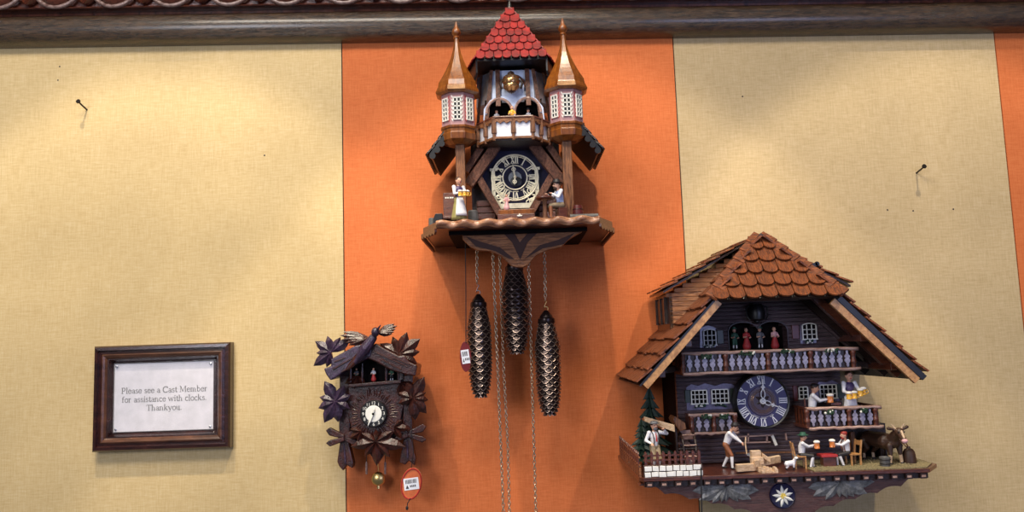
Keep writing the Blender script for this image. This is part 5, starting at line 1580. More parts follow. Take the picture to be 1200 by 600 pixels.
# side dormers
for sg in (-1, 1):
    xe = RX + sg * .178; ze = 1.690; fd = .158
    def dz(x): return ze + (RZT + .002 - ze) * (abs(xe - x) / .178)
    mb = MB()
    P = [(xe, .01, ze), (xe, fd + .012, ze), (RX + sg * .012, fd + .012, dz(RX + sg * .012)), (RX + sg * .012, .01, dz(RX + sg * .012))]
    mb.prismg(P, (0, 0, .004))
    dm = part('dormer', mb, 'dark', cha, 'left dormer with small dark window' if sg < 0 else 'right dormer')
    mb = MB(); rows = []
    for r_ in range(6):
        f0 = r_ / 6; xx = RX + sg * (.012 + .166 * f0)
        rows.append(((xx, .01, dz(xx) + .005), (xx, fd + .016, dz(xx) + .005), (sg, 0, -(RZT - ze) / .178), (0, 0, 1), 7, .030 * 1.25))
    random.seed(40); shingle_rows(mb, rows, .003, 1, 'rect', .005, .06)
    part('shingles', mb, 'or_sh2', dm)
    xw = RX + sg * .166
    mb = MB()
    for k in range(20):                                  # cheek planks facing front
        z0_ = 1.612 + k * .0088; z1_ = z0_ + .0082
        xi = RX + sg * (RZT - z0_) / SL
        xo = xw; xd = RX + sg * max(0.0, (1 - (z1_ - ze + .003) / (RZT - ze)) * .178) if z1_ > ze - .003 else xw
        a_, b_ = sorted((xd if z1_ > ze - .003 else xo, RX + sg * max(0.001, (RZT - z0_) / SL - .012)))
        if b_ - a_ > .003 and (b_ - RX) * (a_ - RX) > 0: mb.box(a_, b_, fd - .006, fd, z0_, z1_)
    part('cheek_planks', mb, 'oak_h', dm, bevel=.0006)
    mb = MB(); mb.box(min(xw, xw - sg * .006), max(xw, xw - sg * .006), .02, fd, 1.606, 1.690)
    dw = part('dormer_wall', mb, 'dark', dm)
    mb = MB(); mb.box(min(xw, xw + sg * .003), max(xw, xw + sg * .003), .04, .13, 1.635, 1.680)
    dwn = part('dormer_window', mb, 'black', dm)
    for d_ in (.036, .083, .128):
        mb = MB(); mb.box(min(xw, xw + sg * .006), max(xw, xw + sg * .006), d_, d_ + .006, 1.632, 1.684); part('window_bar', mb, 'dark', dwn)

# ---- windows and shutters
def box_px(name, x0, y0, x1, y1, d0, d1, mat, par, lab=None, bev=.0006):
    a = W(x0, (y0 + y1) / 2, d1); b = W(x1, (y0 + y1) / 2, d1); t = W((x0 + x1) / 2, y0, d1)[1]; u = W((x0 + x1) / 2, y1, d1)[1]
    mb = MB(); mb.box(a[0], b[0], d0, d1, u, t)
    return part(name, mb, mat, par, lab, bevel=bev)
def win_px(cx_, cy_, w_, h_, nx, nz, par, arched=False, d=.1635):
    x_, z_ = W(cx_, cy_, d); s_ = S(d)
    return window(par, x_, z_, w_ * s_, h_ * s_, d, nx, nz, 'ivory', arched, 'void', .0017)
def surround(pts, par, d=.163):
    mb = MB(); mb.prism([W(x_, y_, d) for x_, y_ in pts], .158, d); return part('window_surround', mb, 'lilac2', par, bevel=.0006)
surround([(820, 384), (830, 381), (839, 384), (839, 407), (820, 408)], cha); win_px(831.5, 396, 15, 17, 3, 3, cha, True)
box_px('shutter', 840.5, 387, 848, 403, .160, .165, 'shutter_g', cha)
surround([(938, 381), (947, 378), (957, 380), (957, 402), (938, 403)], cha); win_px(948, 389, 17, 17, 3, 3, cha, True)
box_px('shutter', 928.5, 381, 936.5, 397, .160, .165, 'shutter_r', cha)
surround([(804, 454), (810, 450), (818, 452), (826, 449), (838, 452), (848, 449), (858, 450), (862, 453), (862, 479), (805, 481)], cha)
win_px(819, 465, 19, 16, 4, 3, cha); win_px(843.5, 464, 20, 16, 4, 3, cha)
box_px('shutter', 856, 455, 866, 471, .160, .1655, 'shutter_g', cha); box_px('shutter', 803, 457, 809, 472, .160, .1655, 'shutter_g', cha)
surround([(956, 452), (960, 447), (968, 448), (975, 445), (982, 449), (984, 470), (956, 472)], cha)
win_px(970, 458.5, 20, 16, 4, 3, cha); win_px(941, 460, 11, 14, 2, 3, cha)
box_px('shutter', 981, 450, 990, 467, .160, .1655, 'shutter_g', cha); box_px('shutter', 930, 452, 935, 470, .160, .1655, 'shutter_r', cha)
random.seed(9)
def flowers(px0, px1, py, d, par, n=26, sp=2.0):
    mb = MB(); s_ = S(d)
    for k in range(n):
        x_, z_ = W(random.uniform(px0, px1), py + random.uniform(-sp, sp), d)
        r_ = random.uniform(.8, 1.6) * s_
        mb.ell((x_, d + random.uniform(0, .004), z_), (r_, r_, r_), 1 if random.random() < .12 else 0, 6, 4)
    o = part('flower_trail', mb, ['foliage', 'ivory'], par); o['kind'] = 'stuff'; return o
for c in ((826, 836, 406), (944, 954, 400), (814, 826, 476), (838, 850, 475), (964, 977, 470)):
    flowers(c[0], c[1], c[2], .1675, cha, 16, 1.6)

# ---- balconies
def wavy_rail(mb, x0, x1, d0, d1, z0, z1, seedv=0, n=40, amp=.0012):
    vs = []; fs = []
    for i in range(n + 1):
        x_ = x0 + (x1 - x0) * i / n
        wv = amp * (math.sin(i * .9 + seedv) + .6 * math.sin(i * .37 + seedv * 2))
        for d_, z_ in ((d0, z0), (d1, z0 + wv * .8), (d1 + .0012, (z0 + z1) / 2), (d1, z1 + wv * .4), (d0, z1)): vs.append((x_, d_, z_))
    for i in range(n):
        for j in range(5): fs.append((i * 5 + j, i * 5 + (j + 1) % 5, (i + 1) * 5 + (j + 1) % 5, (i + 1) * 5 + j))
    fs += [(0, 1, 2, 3, 4), tuple(n * 5 + j for j in range(5))]
    mb.add(vs, fs)
BAL = [(-.32, 1), (.32, 1), (.42, .93), (.30, .86), (.30, .80), (.55, .74), (.95, .66), (.95, .58), (.55, .52), (.95, .46), (.95, .34), (.55, .26), (.30, .2), (.42, .12), (.30, .05), (0, 0)]
def baluster(px, d, z0, z1, w_, par, pyref, mat='lilac'):
    x_ = W(px, pyref, d)[0]; hw_ = w_ / 2; h = z1 - z0
    pts = [(x_ + u * hw_, z0 + h * v) for u, v in BAL] + [(x_ - u * hw_, z0 + h * v) for u, v in BAL[1:-1]][::-1]
    mb = MB(); mb.prism(pts, d - .003, d)
    part('baluster', mb, mat, par)
def bpost(px, d, z0, z1, par, pyref):
    x_ = W(px, pyref, d)[0]
    mb = MB(); mb.lathe([(.0042, 0), (.0042, .008), (.0052, .010), (.0052, .013), (.0038, .016), (.0038, .024), (.0052, .027), (.0052, .030), (.0042, .032), (.0042, z1 - z0)], (x_, d - .003, z0), 10)
    part('newel_post', mb, 'redwood', par, smooth=True)
def balcony(x0, x1, d0, d1, z0, z1, bals, posts, pyref, lab, flw=(), mat='lilac'):
    mb = MB(); mb.box(x0, x1, d0, d1 - .002, z0 - .004, z0 + .001)
    b = part('balcony', mb, 'dark', cha, lab, bevel=.001)
    mb = MB(); wavy_rail(mb, x0 - .003, x1 + .003, d1 - .008, d1 + .002, z1 - .0045, z1 + .001, 1.0); part('handrail', mb, 'rail', b, smooth='all')
    mb = MB(); wavy_rail(mb, x0 - .001, x1 + .005, d1 - .008, d1 + .002, z0 - .004, z0 + .001, 2.3); part('bottom_rail', mb, 'rail', b, smooth='all')
    mb = MB(); mb.box(x0, x1, d1 - .0085, d1 - .0055, z0, z1 - .003); part('backing_board', mb, 'dark', b)
    for sg, xx in ((-1, x0), (1, x1)):
        mb = MB(); mb.box(xx - .002, xx + .002, d0, d1 - .006, z1 - .0035, z1 + .0005); mb.box(xx - .002, xx + .002, d0, d1 - .006, z0 - .002, z0 + .003)
        for k in range(5):
            dd = d0 + (d1 - d0 - .01) * (k + .5) / 5; mb.box(xx - .0012, xx + .0012, dd - .003, dd + .003, z0, z1 - .002)
        part('side_rail', mb, 'redwood', b)
    for px in bals: baluster(px, d1, z0 + .002, z1 - .005, 6.4 * S(d1), b, pyref, mat)
    for px in posts: bpost(px, d1 + .001, z0, z1 - .003, b, pyref)
    for f_ in flw: flowers(*f_, d1 + .003, b, 30, 2.2)
    return b
ub = balcony(.3015, .6135, .16, .24, 1.5405, 1.577, [808, 817, 826, 835, 844, 858, 867, 876, 885, 894, 908, 917, 926, 935, 944, 957.5, 966.5, 975.5, 984.5, 993.5], [800.5, 851, 901, 951, 1001], 425, 'upper balcony across the gable',
             [(822, 834, 418), (866, 884, 414), (915, 930, 412), (966, 982, 411)])
rb = balcony(.519, .646, .15, .24, 1.4370, 1.472, [953, 962, 971, 980, 989, 1002.5, 1011, 1020], [946.5, 996, 1027], 490, 'right balcony with a waitress and a drinker', [(966, 976, 483), (1008, 1016, 481)])
lb = balcony(W(809, 495, .20)[0], W(862, 495, .20)[0], .16, .20, W(830, 507, .2)[1], W(830, 485, .2)[1], [819, 828, 846, 855], [811, 837, 862], 495, 'small left balcony below the double window', [(822, 834, 488), (842, 854, 488)])

# ---- dial
cx_, cz_ = W(893.5, 470, .19); s_ = S(.19); R_ = 31.5 * s_
mb = MB(); mb.lathe([(R_ * .99, 0), (R_ * 1.02, .004), (R_ * 1.02, .024), (R_ * .985, .030), (R_ * .935, .0285), (R_ * .92, .025)], (cx_, .162, cz_), 64, 0, 'd')
dl = part('dial', mb, 'black', cha, 'blue dial with white Roman numerals', smooth=True)
mb = MB(); mb.lathe([(R_ * .925, 0), (R_ * .92, .0265)], (cx_, .162, cz_), 64, 0, 'd'); part('dial_face', mb, 'navy', dl)
mb = MB(); mb.lathe([(R_ * .53, 0), (R_ * .52, .0012), (R_ * .48, .0014), (.001, .0014)], (cx_, .1885, cz_), 48, 0, 'd'); part('dial_centre', mb, 'plum', dl)
for f_, t_, m_ in ((.50, .0006, 'lilac2'), (.36, .00055, 'gilt_dark'), (.42, .0004, 'gilt_dark')):
    mb = MB(); mb.ring((cx_, .1902, cz_), R_ * f_, t_, 0, 48); part('centre_ring', mb, m_, dl)
mb = MB(); mb.leaf((cx_, .1898, cz_ + R_ * .02), [(90, R_ * .28), (150, R_ * .3), (210, R_ * .26), (30, R_ * .3), (-30, R_ * .26), (-90, R_ * .26)], .0012, 0, .2); part('centre_carving', mb, 'dark', dl)
mb = MB()
for i in range(12): numeral(mb, ROM[i], (cx_, cz_), R_ * .765, 2 * PI * i / 12, R_ * .285, .1884, .1896, 0, .17, .10)
part('roman_numerals', mb, 'white', dl)
mb = MB()
random.seed(2)
for i in range(26):
    if i in (8, 9): continue
    a = math.radians(235 + 70 * i / 25); r0_ = R_ * .565
    mb.beam((cx_ + r0_ * math.cos(a), .1896, cz_ + r0_ * math.sin(a)), (cx_ + (r0_ + R_ * random.uniform(.022, .045)) * math.cos(a), .1896, cz_ + (r0_ + R_ * .04) * math.sin(a)), .0008, .001)
part('small_lettering', mb, 'lilac', dl)
for k, (a, L) in enumerate(((3, .80), (112, .62))):
    a = math.radians(a); u = (math.sin(a), math.cos(a)); dd = .194 - .002 * k
    def hp(t, w_): return (cx_ + u[0] * R_ * t - u[1] * w_, dd, cz_ + u[1] * R_ * t + u[0] * w_)
    mb = MB()
    mb.ring((cx_, dd, cz_), .0042, .0014, 0, 20)
    t1, t2 = L * .38, L * .60
    for sg in (-1, 1): mb.tube([hp(.08, 0), hp(t1 * .6, sg * .0034), hp(t1, sg * .0036), hp(t2 * .92, sg * .0008)], .0009, 6)
    mb.tube([hp(t2 * .9, 0), hp(L, 0)], [.0016, .0007], 6)
    for sg in (-1, 1): mb.tube([hp(t2 * .95, 0), hp(t2 * 1.05, sg * .0034), hp(t2 * 1.18, sg * .001)], .0009, 6)
    if k == 0: mb.lathe([(.0022, 0), (.0022, .004)], (cx_, .191, cz_), 12, 0, 'd')
    part('clock_hand', mb, 'white', dl, 'ornate white hand', smooth=True)

# ---- platform and base board
PZ = 1.3685
mb = MB(); PP = [(.205, 0), (.205, .285), (.212, .293), (.700, .293), (.737, .245), (.737, 0)]
mb.slab(PP, 1.3615, PZ)
pf = part('platform', mb, 'darkred', cha, bevel=.001)
mb = MB(); mb.slab([(.505, .165), (.505, .288), (.698, .288), (.730, .243), (.730, .03), (.62, .03), (.62, .165)], PZ - .001, PZ + .0018)
part('gravel', mb, 'gravel', pf, 'gravel strip').__setitem__('kind', 'stuff')
mb = MB(); random.seed(31)
for k in range(420):
    x_ = random.uniform(.508, .725); d_ = random.uniform(.17, .285) if x_ < .69 else random.uniform(.05, .24); r_ = random.uniform(.0011, .0024)
    if .62 < x_ and random.random() < .3: d_ = random.uniform(.06, .2)
    mb.ell((x_, d_, PZ + .0015), (r_, r_, r_ * .9), 0, 5, 4)
part('pebbles', mb, 'gravel', pf).__setitem__('kind', 'stuff')
mb = MB(); mb.box(.214, .700, .262, .286, 1.3515, 1.3615, 0)
x_ = .222
while x_ < .695:
    mb.box(x_ - .0055, x_ + .0055, .286, .2925, 1.3520, 1.3610, 0); mb.box(x_ - .0036, x_ + .0036, .2925, .2930, 1.3545, 1.3580, 1); x_ += .0246
part('dentil_strip', mb, ['dark', 'rail'], pf)
BX = .4535
cus = [(1082, 556), (1056, 570), (1028, 578), (1002, 585), (977, 593), (952, 602), (929, 610)]
cw = [W(x_, y_, .275) for x_, y_ in cus]
def bite(a, b, n=8, dep=.12):
    out = []; dx, dz_ = b[0] - a[0], b[1] - a[1]; L = math.hypot(dx, dz_); nx_, nz_ = -dz_ / L, dx / L
    if nz_ < 0: nx_, nz_ = -nx_, -nz_
    for i in range(n):
        t = i / n; h = dep * L * math.sin(PI * t); out.append((a[0] + dx * t + nx_ * h, a[1] + dz_ * t + nz_ * h))
    return out
right = []
for i in range(len(cw) - 1): right += bite(cw[i], cw[i + 1])
right.append(cw[-1])
left = [(2 * BX - x_, z_) for x_, z_ in right][::-1]
mb = MB(); mb.prism([(.690, 1.3525), (cw[0][0] + .003, 1.3525)] + right + left + [(2 * BX - cw[0][0] - .003, 1.3525), (.218, 1.3525)], .252, .275)
bb = part('base_board', mb, 'base', cha)
for mirror in (1, -1):                                   # side returns to the wall
    mb = MB(); xx = .682 if mirror > 0 else .232
    xi = BX + (BX - .30) * mirror * .8
    mb.prism([(xx, 1.3615), (xi, 1.3615), (xi, 1.30), (xx - mirror * .02, 1.345)], .02, .04); part('corbel', mb, 'dark', bb)
# second layer behind (carcass floor)
mb = MB(); mb.box(.30, .61, .0, .252, 1.342, 1.3615); part('under_box', mb, 'dark', cha)
for (px, py, lob) in ((850, 570, [(186, 38), (205, 34), (228, 24), (-90, 17), (-52, 22), (-28, 32), (-8, 38), (250, 18)]), (983, 564, [(190, 36), (207, 34), (230, 26), (-92, 18), (-48, 24), (-25, 34), (-2, 40), (-68, 20)])):
    x_, z_ = W(px, py, .276); mb = MB(); mb.leaf((x_, .276, z_), [(a, L * S(.276)) for a, L in lob], .004, 0, .205)
    part('carved_leaf', mb, 'greyleaf', bb, 'grey carved leaf')
x_, z_ = W(917, 581, .278); s_ = S(.278)
mb = MB(); mb.lathe([(14.5 * s_, 0), (14.5 * s_, .003), (13.5 * s_, .005), (12.5 * s_, .004), (.001, .004)], (x_, .275, z_), 40, 0, 'd')
ed = part('medallion', mb, 'navyp', bb, 'round medallion with an edelweiss flower', smooth=True)
mb = MB(); mb.leaf((x_, .280, z_), [(15 + 40 * k, (10.5 if k % 2 else 12) * s_) for k in range(9)], .0015, 0, .15); part('edelweiss_petals', mb, 'ivory', ed)
mb = MB(); 
for k in range(6): mb.ell((x_ + (2.2 * s_ * math.cos(k * PI / 3)), .2825, z_ + 2.2 * s_ * math.sin(k * PI / 3)), (1.5 * s_,) * 3, 0, 8, 6)
mb.ell((x_, .2828, z_), (1.6 * s_,) * 3, 0, 8, 6); part('edelweiss_centre', mb, 'yellow', ed)
# stone wall and fence
sx0, sx1 = W(755.5, 555, .292)[0], W(824, 555, .292)[0]
mb = MB(); mb.box(sx0, sx1, .280, .2905, PZ, PZ + .0195); sw = part('stone_wall', mb, 'mortar', pf, 'low white stone wall')
mb = MB(); random.seed(4)
for r_ in range(2):
    x_ = sx0
    while x_ < sx1 - .003:
        w_ = random.uniform(.010, .0165); x2_ = min(x_ + w_, sx1)
        j = [random.uniform(-.0006, .0006) for _ in range(4)]
        z0_, z1_ = PZ + .0005 + r_ * .0098, PZ + .0088 + r_ * .0098
        mb.prism([(x_ + .0007, z0_ + j[0]), (x2_ - .0007, z0_ + j[1]), (x2_ - .0007 + j[2], z1_ + j[2]), (x_ + .0007 + j[3], z1_ + j[3])], .2905, .2925); x_ = x2_
part('stones', mb, 'stone', sw, bevel=.0005)
mb = MB(); mb.box(sx0, sx1 - .002, .2815, .2845, PZ + .026, PZ + .029); mb.box(sx0, sx1 - .002, .2815, .2845, PZ + .034, PZ + .0365); 
fc = part('fence', mb, 'redwood', pf)
for k in range(10):
    xx = sx0 + .004 + (sx1 - sx0 - .008) * k / 9
    mb = MB(); mb.prism([(xx - .0022, PZ + .0195), (xx + .0022, PZ + .0195), (xx + .0022, PZ + .040), (xx, PZ + .043), (xx - .0022, PZ + .040)], .2845, .2868); part('picket', mb, 'redwood', fc)
mb = MB(); mb.box(.2065, .2095, .02, .285, PZ, PZ + .016); mb.box(.2065, .2095, .02, .285, PZ + .0185, PZ + .021); sf_ = part('side_fence', mb, 'oak_h', pf)
for k in range(13):
    dd = .03 + .0205 * k
    mb = MB(); mb.prismg([(.2055, dd - .0025, PZ), (.2055, dd + .0025, PZ), (.2055, dd + .0025, PZ + .038), (.2055, dd, PZ + .042), (.2055, dd - .0025, PZ + .038)], (.0025, 0, 0)); part('picket', mb, 'redwood', sf_)
mb = MB(); mb.box(.2065, .2090, .02, .285, PZ + .031, PZ + .0335); part('side_fence_rail', mb, 'oak_h', sf_)

# ---- little things on the platform
def fir(px, d, h, label):
    x_ = W(px, 500, d)[0]; mb = MB(); random.seed(int(px))
    for t in range(7):
        z_ = PZ + h * (.12 + .12 * t); r_ = h * (.34 - .042 * t); n_ = 11
        for k in range(n_):
            a = 2 * PI * (k + .4 * t) / n_; rr = r_ * random.uniform(.8, 1.1)
            tip = (x_ + rr * math.cos(a), d + rr * math.sin(a) * .8, z_ - h * .03)
            ta = a + .30; tb = a - .30; ri = rr * .55
            c0 = (x_, d, z_ + h * .15)
            mb.add([c0, (x_ + ri * math.cos(ta), d + ri * math.sin(ta) * .8, z_), tip, (x_ + ri * math.cos(tb), d + ri * math.sin(tb) * .8, z_), (x_, d, z_ - h * .01)], [(0, 1, 2), (0, 2, 3), (4, 2, 1), (4, 3, 2), (0, 3, 4), (0, 4, 1)])
    o = part('fir_tree', mb, 'fir', pf, label)
    mb = MB(); mb.tube([(x_, d, PZ), (x_, d, PZ + h * .5)], [h * .035, h * .02], 8); part('trunk', mb, 'hair', o)
fir(763, .10, .145, 'dark green fir tree'); fir(752, .16, .090, 'shorter fir tree')
# water wheel with chute
wx, wz = W(803, 515, .19); rw = 20 * S(.19); wz = PZ + rw + .002
mb = MB()
for xx in (wx - .011, wx + .011): mb.ring((xx, .20, wz), rw * .92, .0022, 0, 28, axis='x')
mb.tube([(wx - .016, .20, wz), (wx + .022, .20, wz)], .003, 8)
ww = part('water_wheel', mb, 'dark', pf, 'dark water wheel with pale paddles')
for k in range(10):
    a = 2 * PI * k / 10 + .3; c_ = math.cos(a); s2 = math.sin(a)
    mb = MB(); mb.prismg([(wx - .011, .20 + rw * .72 * c_, wz + rw * .72 * s2), (wx + .011, .20 + rw * .72 * c_, wz + rw * .72 * s2), (wx + .011, .20 + rw * 1.05 * c_, wz + rw * 1.05 * s2), (wx - .011, .20 + rw * 1.05 * c_, wz + rw * 1.05 * s2)], (0, -s2 * .0016, c_ * .0016))
    part('paddle', mb, 'rail', ww)
p0 = W3(787, 491, .2); p1 = W3(801, 498, .2)
mb = MB()
mb.prism([(p0[0], p0[2]), (p0[0] + .004, p0[2] + .006), (p1[0], p1[2] + .005), (p1[0] + .002, p1[2] - .006), (p1[0] - .010, p1[2] - .010), (p0[0] + .002, p0[2] - .006)], .17, .215)
part('water_chute', mb, 'oak', ww, bevel=.001)
mb = MB(); mb.box(wx - .02, wx - .017, .195, .205, PZ, PZ + .075); part('wheel_post', mb, 'dark', ww)
# man with plank
def foot(px, d): return (W(px, 540, d)[0], d, PZ)
f1 = figure('carpenter_figurine', 'man in white shirt, braces and red tie carrying a plank on his shoulder', cha, foot(768, .245), .094, yaw=18,
            hands={'l': (-.13, .13, .56), 'r': (.16, .10, .80), 'pole_r': (.8, -.2, -.4)}, trousers='ltrousers', socks='shirt', beard='greycloth', lean=.02)
hat(f1, 'greycloth', 1.45, .6); braces(f1, 'blackcloth', 'redcloth')
a = W3(755, 491, .205); b = W3(790, 502, .262)
mb = MB(); mb.hexa([(a[0], a[1] - .006, a[2] - .004), (a[0], a[1] - .006, a[2] + .004), (a[0], a[1] + .006, a[2] + .005), (a[0], a[1] + .006, a[2] - .004)], [(b[0], b[1] - .007, b[2] - .006), (b[0], b[1] - .007, b[2] + .006), (b[0], b[1] + .005, b[2] + .006), (b[0], b[1] + .005, b[2] - .006)])
part('plank', mb, 'lightwood', f1['o'], 'pale plank', bevel=.0006)
# woodcutter
f2 = figure('woodcutter_figurine', 'man in white shirt and brown breeches bending over the timber with an axe', cha, foot(852, .225), .088, yaw=62, lean=.42,
            hands={'l': (-.02, .36, .50), 'r': (.05, .36, .46)}, feet={'l': (-.07, .12, .03), 'r': (.07, -.10, .03)}, head=(0, .02))
hat(f2, 'blackcloth', 1.35, .8)
mb = MB(f2['xf']); mb.tube([(.02, .40, .64), (.02, .385, .50), (.02, .40, .30)], .014, 8); hd_ = part('axe_handle', mb, 'lightwood', f2['o'], smooth=True)
mb = MB(f2['xf']); mb.prismg([(.008, .395, .31), (.008, .46, .335), (.008, .47, .26), (.008, .40, .28)], (.024, 0, 0)); part('axe_head', mb, 'steel', f2['o'])
# timber pile
def timber(x0, y0, x1, y1, wpx, d0, d1, d2, lab=None):
    a = W3(x0, y0, d0); b = W3(x1, y1, d1); mb = MB(); h = wpx * S(d0) / 2
    mb.hexa([(a[0], a[1] - d2, a[2] - h), (a[0], a[1], a[2] - h), (a[0], a[1], a[2] + h), (a[0], a[1] - d2, a[2] + h)], [(b[0], b[1] - d2, b[2] - h), (b[0], b[1], b[2] - h), (b[0], b[1], b[2] + h), (b[0], b[1] - d2, b[2] + h)])
    part('timber', mb, 'lightwood', pf, lab, bevel=.0006)
timber(864, 549, 896, 547, 8, .285, .255, .012, 'squared pale beam'); timber(885, 544, 915, 538, 8, .27, .215, .012)
timber(881, 540.5, 895, 540, 8, .262, .258, .012); timber(881, 532.5, 892, 532, 7.5, .258, .255, .012); timber(893, 533, 903, 540, 5, .25, .262, .010)
mb = MB(); random.seed(8)
for k in range(40):
    x_, _ = W(random.uniform(890, 908), 548, .278); mb.box(x_, x_ + .004, .262 + random.random() * .02, .266 + random.random() * .02, PZ, PZ + random.uniform(.002, .009))
part('wood_chips', mb, 'lightwood', pf).__setitem__('kind', 'stuff')
# rails behind the sawyer
for (p, q, w_, m_) in (((862, 512), (905, 510), 1.6, 'rail'), ((862, 519), (903, 518), 1.4, 'rail'), ((877, 508), (877, 518), 1.6, 'rail'), ((899, 510), (899, 518), 1.6, 'rail'), ((905, 510), (910, 522), 3, 'ivory'), ((863, 531), (930, 530), 1.6, 'oak'), ((921, 508), (922, 516), 1.6, 'rail')):
    mb = MB(); mb.beam(W3(*p, .175), W3(*q, .175), w_ * S(.175), .004); part('saw_frame_bar', mb, m_, cha)
# white goat
gx, gz = W(926, 540, .262)
def gp(x, d, z): return v3(gx + x, .262 + d, PZ + z)
def goat():
    pr = [('c', gp(-.006, 0, .011), gp(.005, 0, .0125), .0048, .0045, 'shirt'), ('c', gp(.005, 0, .013), gp(.0085, .002, .019), .0035, .0028, 'shirt'), ('e', gp(.0095, .004, .0205), (.0033, .0042, .0028), 'shirt'),
          ('e', gp(.010, .008, .019), (.0018, .0022, .0016), 'blackcloth'), ('c', gp(.008, .001, .022), gp(.006, -.001, .0265), .001, .0007, 'greycloth'), ('c', gp(.011, .001, .022), gp(.012, -.001, .0265), .001, .0007, 'greycloth'),
          ('c', gp(-.010, 0, .014), gp(-.012, 0, .0175), .0014, .0010, 'blackcloth')]
    for x_, d_ in ((-.007, .003), (-.006, -.003)): pr += [('c', gp(x_, d_, .010), gp(x_ + .0018, d_, .0065), .0026, .0016, 'shirt'), ('c', gp(x_ + .0018, d_, .0065), gp(x_ - .001, d_, .0042), .0016, .0012, 'shirt'), ('c', gp(x_ - .001, d_, .0042), gp(x_ - .001, d_, .0008), .0012, .001, 'blackcloth')]
    for x_, d_ in ((.005, .003), (.006, -.003)): pr += [('c', gp(x_, d_, .010), gp(x_, d_, .005), .0022, .0013, 'shirt'), ('c', gp(x_, d_, .005), gp(x_, d_, .0008), .0013, .001, 'blackcloth')]
    mats = ['shirt', 'blackcloth', 'greycloth']
    mb = remesh(pr, .00045, mats, 'goat', None); part('goat_figurine', mb, mats, cha, 'small white and black goat beside the timber', smooth='all')
goat()
# drinkers at the table
def chair(px, d, yaw, side):
    x_ = W(px, 540, d)[0]
    xf = xform((x_, d, PZ), 1.0, math.radians(yaw))
    mb = MB(xf); mb.box(-.011, .011, -.010, .010, .0195, .0220); c = part('chair', mb, 'tan', cha, bevel=.0005)
    for u in (-.0095, .0095):
        for v_ in (-.0085, .0085):
            mb = MB(xf); mb.box(u - .0013, u + .0013, v_ - .0013, v_ + .0013, 0, .0195 if v_ > 0 else .0195); part('leg', mb, 'tan', c)
    mb = MB(xf)
    mb.hexa([(-.011, -.010, .022), (-.0085, -.010, .022), (-.0085, -.0075, .022), (-.011, -.0075, .022)], [(-.011, -.0135, .0455), (-.0085, -.0135, .0455), (-.0085, -.011, .0455), (-.011, -.011, .0455)])
    mb.hexa([(.0085, -.010, .022), (.011, -.010, .022), (.011, -.0075, .022), (.0085, -.0075, .022)], [(.0085, -.0135, .0455), (.011, -.0135, .0455), (.011, -.011, .0455), (.0085, -.011, .0455)])
    mb.box(-.0085, .0085, -.0130, -.0112, .036, .044)
    part('backrest', mb, 'tan', c)
chair(937, .245, 82, 1); chair(1000, .238, -82, -1)
f3 = figure('drinker_figurine', 'seated man in a green hat and white shirt, left of the red table', cha, (W(941, 540, .25)[0], .245, PZ), .079, yaw=78, sit=True, lean=.10,
            hands={'l': (.02, .27, .50), 'r': (.06, .27, .46)}, feet={'l': (-.06, .17, .03), 'r': (.06, .24, .03)}, trousers='blackcloth', socks='shirt')
hat(f3, 'greencloth', 1.7, .9); mug(f3, (.04, .345, .42), 'beer_r', 1.6)
f4 = figure('drinker_figurine', 'seated red-haired man in white shirt and braces, right of the red table', cha, (W(994, 540, .24)[0], .238, PZ), .079, yaw=-78, sit=True, lean=.10,
            hands={'l': (-.04, .27, .47), 'r': (-.02, .27, .50)}, feet={'l': (-.06, .22, .03), 'r': (.06, .15, .03)}, trousers='blackcloth', socks='shirt', hair='redhair', beard='redhair')
braces(f4, 'leather'); mug(f4, (-.02, .345, .43), 'beer_r', 1.6)
mb = MB(f4['xf']); hc = f4['hc']; r_ = f4['r']
mb.lathe([(r_ * 1.02, 0), (r_ * 1.0, r_ * .3), (r_ * .8, r_ * .62), (r_ * .3, r_ * .75)], (hc[0], hc[1] - .01, hc[2] + r_ * .5), 16); part('cap', mb, 'redhair', f4['o'], smooth=True)
tt = box_px('beer_table', 963, 533, 982, 536, .225, .25, 'redcloth', cha)
box_px('table_trestle', 965, 536, 980, 549.5, .230, .246, 'redwood', tt)
# balcony people
BZ = 1.4380
f5 = figure('waitress_figurine', 'waitress in a plum bodice carrying beer mugs on the right balcony', cha, (W(997, 470, .215)[0], .213, BZ), .099, yaw=4, hair='hair',
            hands={'l': (-.07, .18, .57), 'r': (.10, .18, .60)}, vest='bodice', trousers='shirt', socks='skin', lean=.0)
skirt(f5, 'shirt'); 
for q in ((-.115, .20, .47), (-.02, .215, .48), (.095, .215, .52), (.17, .18, .54)): mug(f5, q, 'beer', 1.25)
f6 = figure('drinker_figurine', 'seated dark-haired man in a white shirt on the right balcony', cha, (W(951, 470, .205)[0], .205, BZ), .098, yaw=70, sit=True, lean=.14,
            hands={'l': (0, .27, .47), 'r': (.06, .25, .46)}, feet={'l': (-.05, .18, .03), 'r': (.06, .22, .03)}, trousers='greencloth')
hat(f6, 'blackcloth', 1.02, .5); mug(f6, (.03, .33, .41), 'beer_r', 1.5)
mb = MB(f6['xf']); mb.box(-.09, .09, -.11, .08, .0, .235); mb.box(-.09, .09, -.13, -.105, .0, .50); part('bench_seat', mb, 'redwood', f6['o'], bevel=.001)
bt = box_px('balcony_table', 974, 472, 986, 475, .19, .215, 'redwood', cha)
mb = MB(); xx = W(980, 474, .2)[0]; mb.tube([(xx, .20, BZ + .001), (xx, .20, W(980, 475, .2)[1])], .004, 8); part('table_leg', mb, 'redwood', bt)
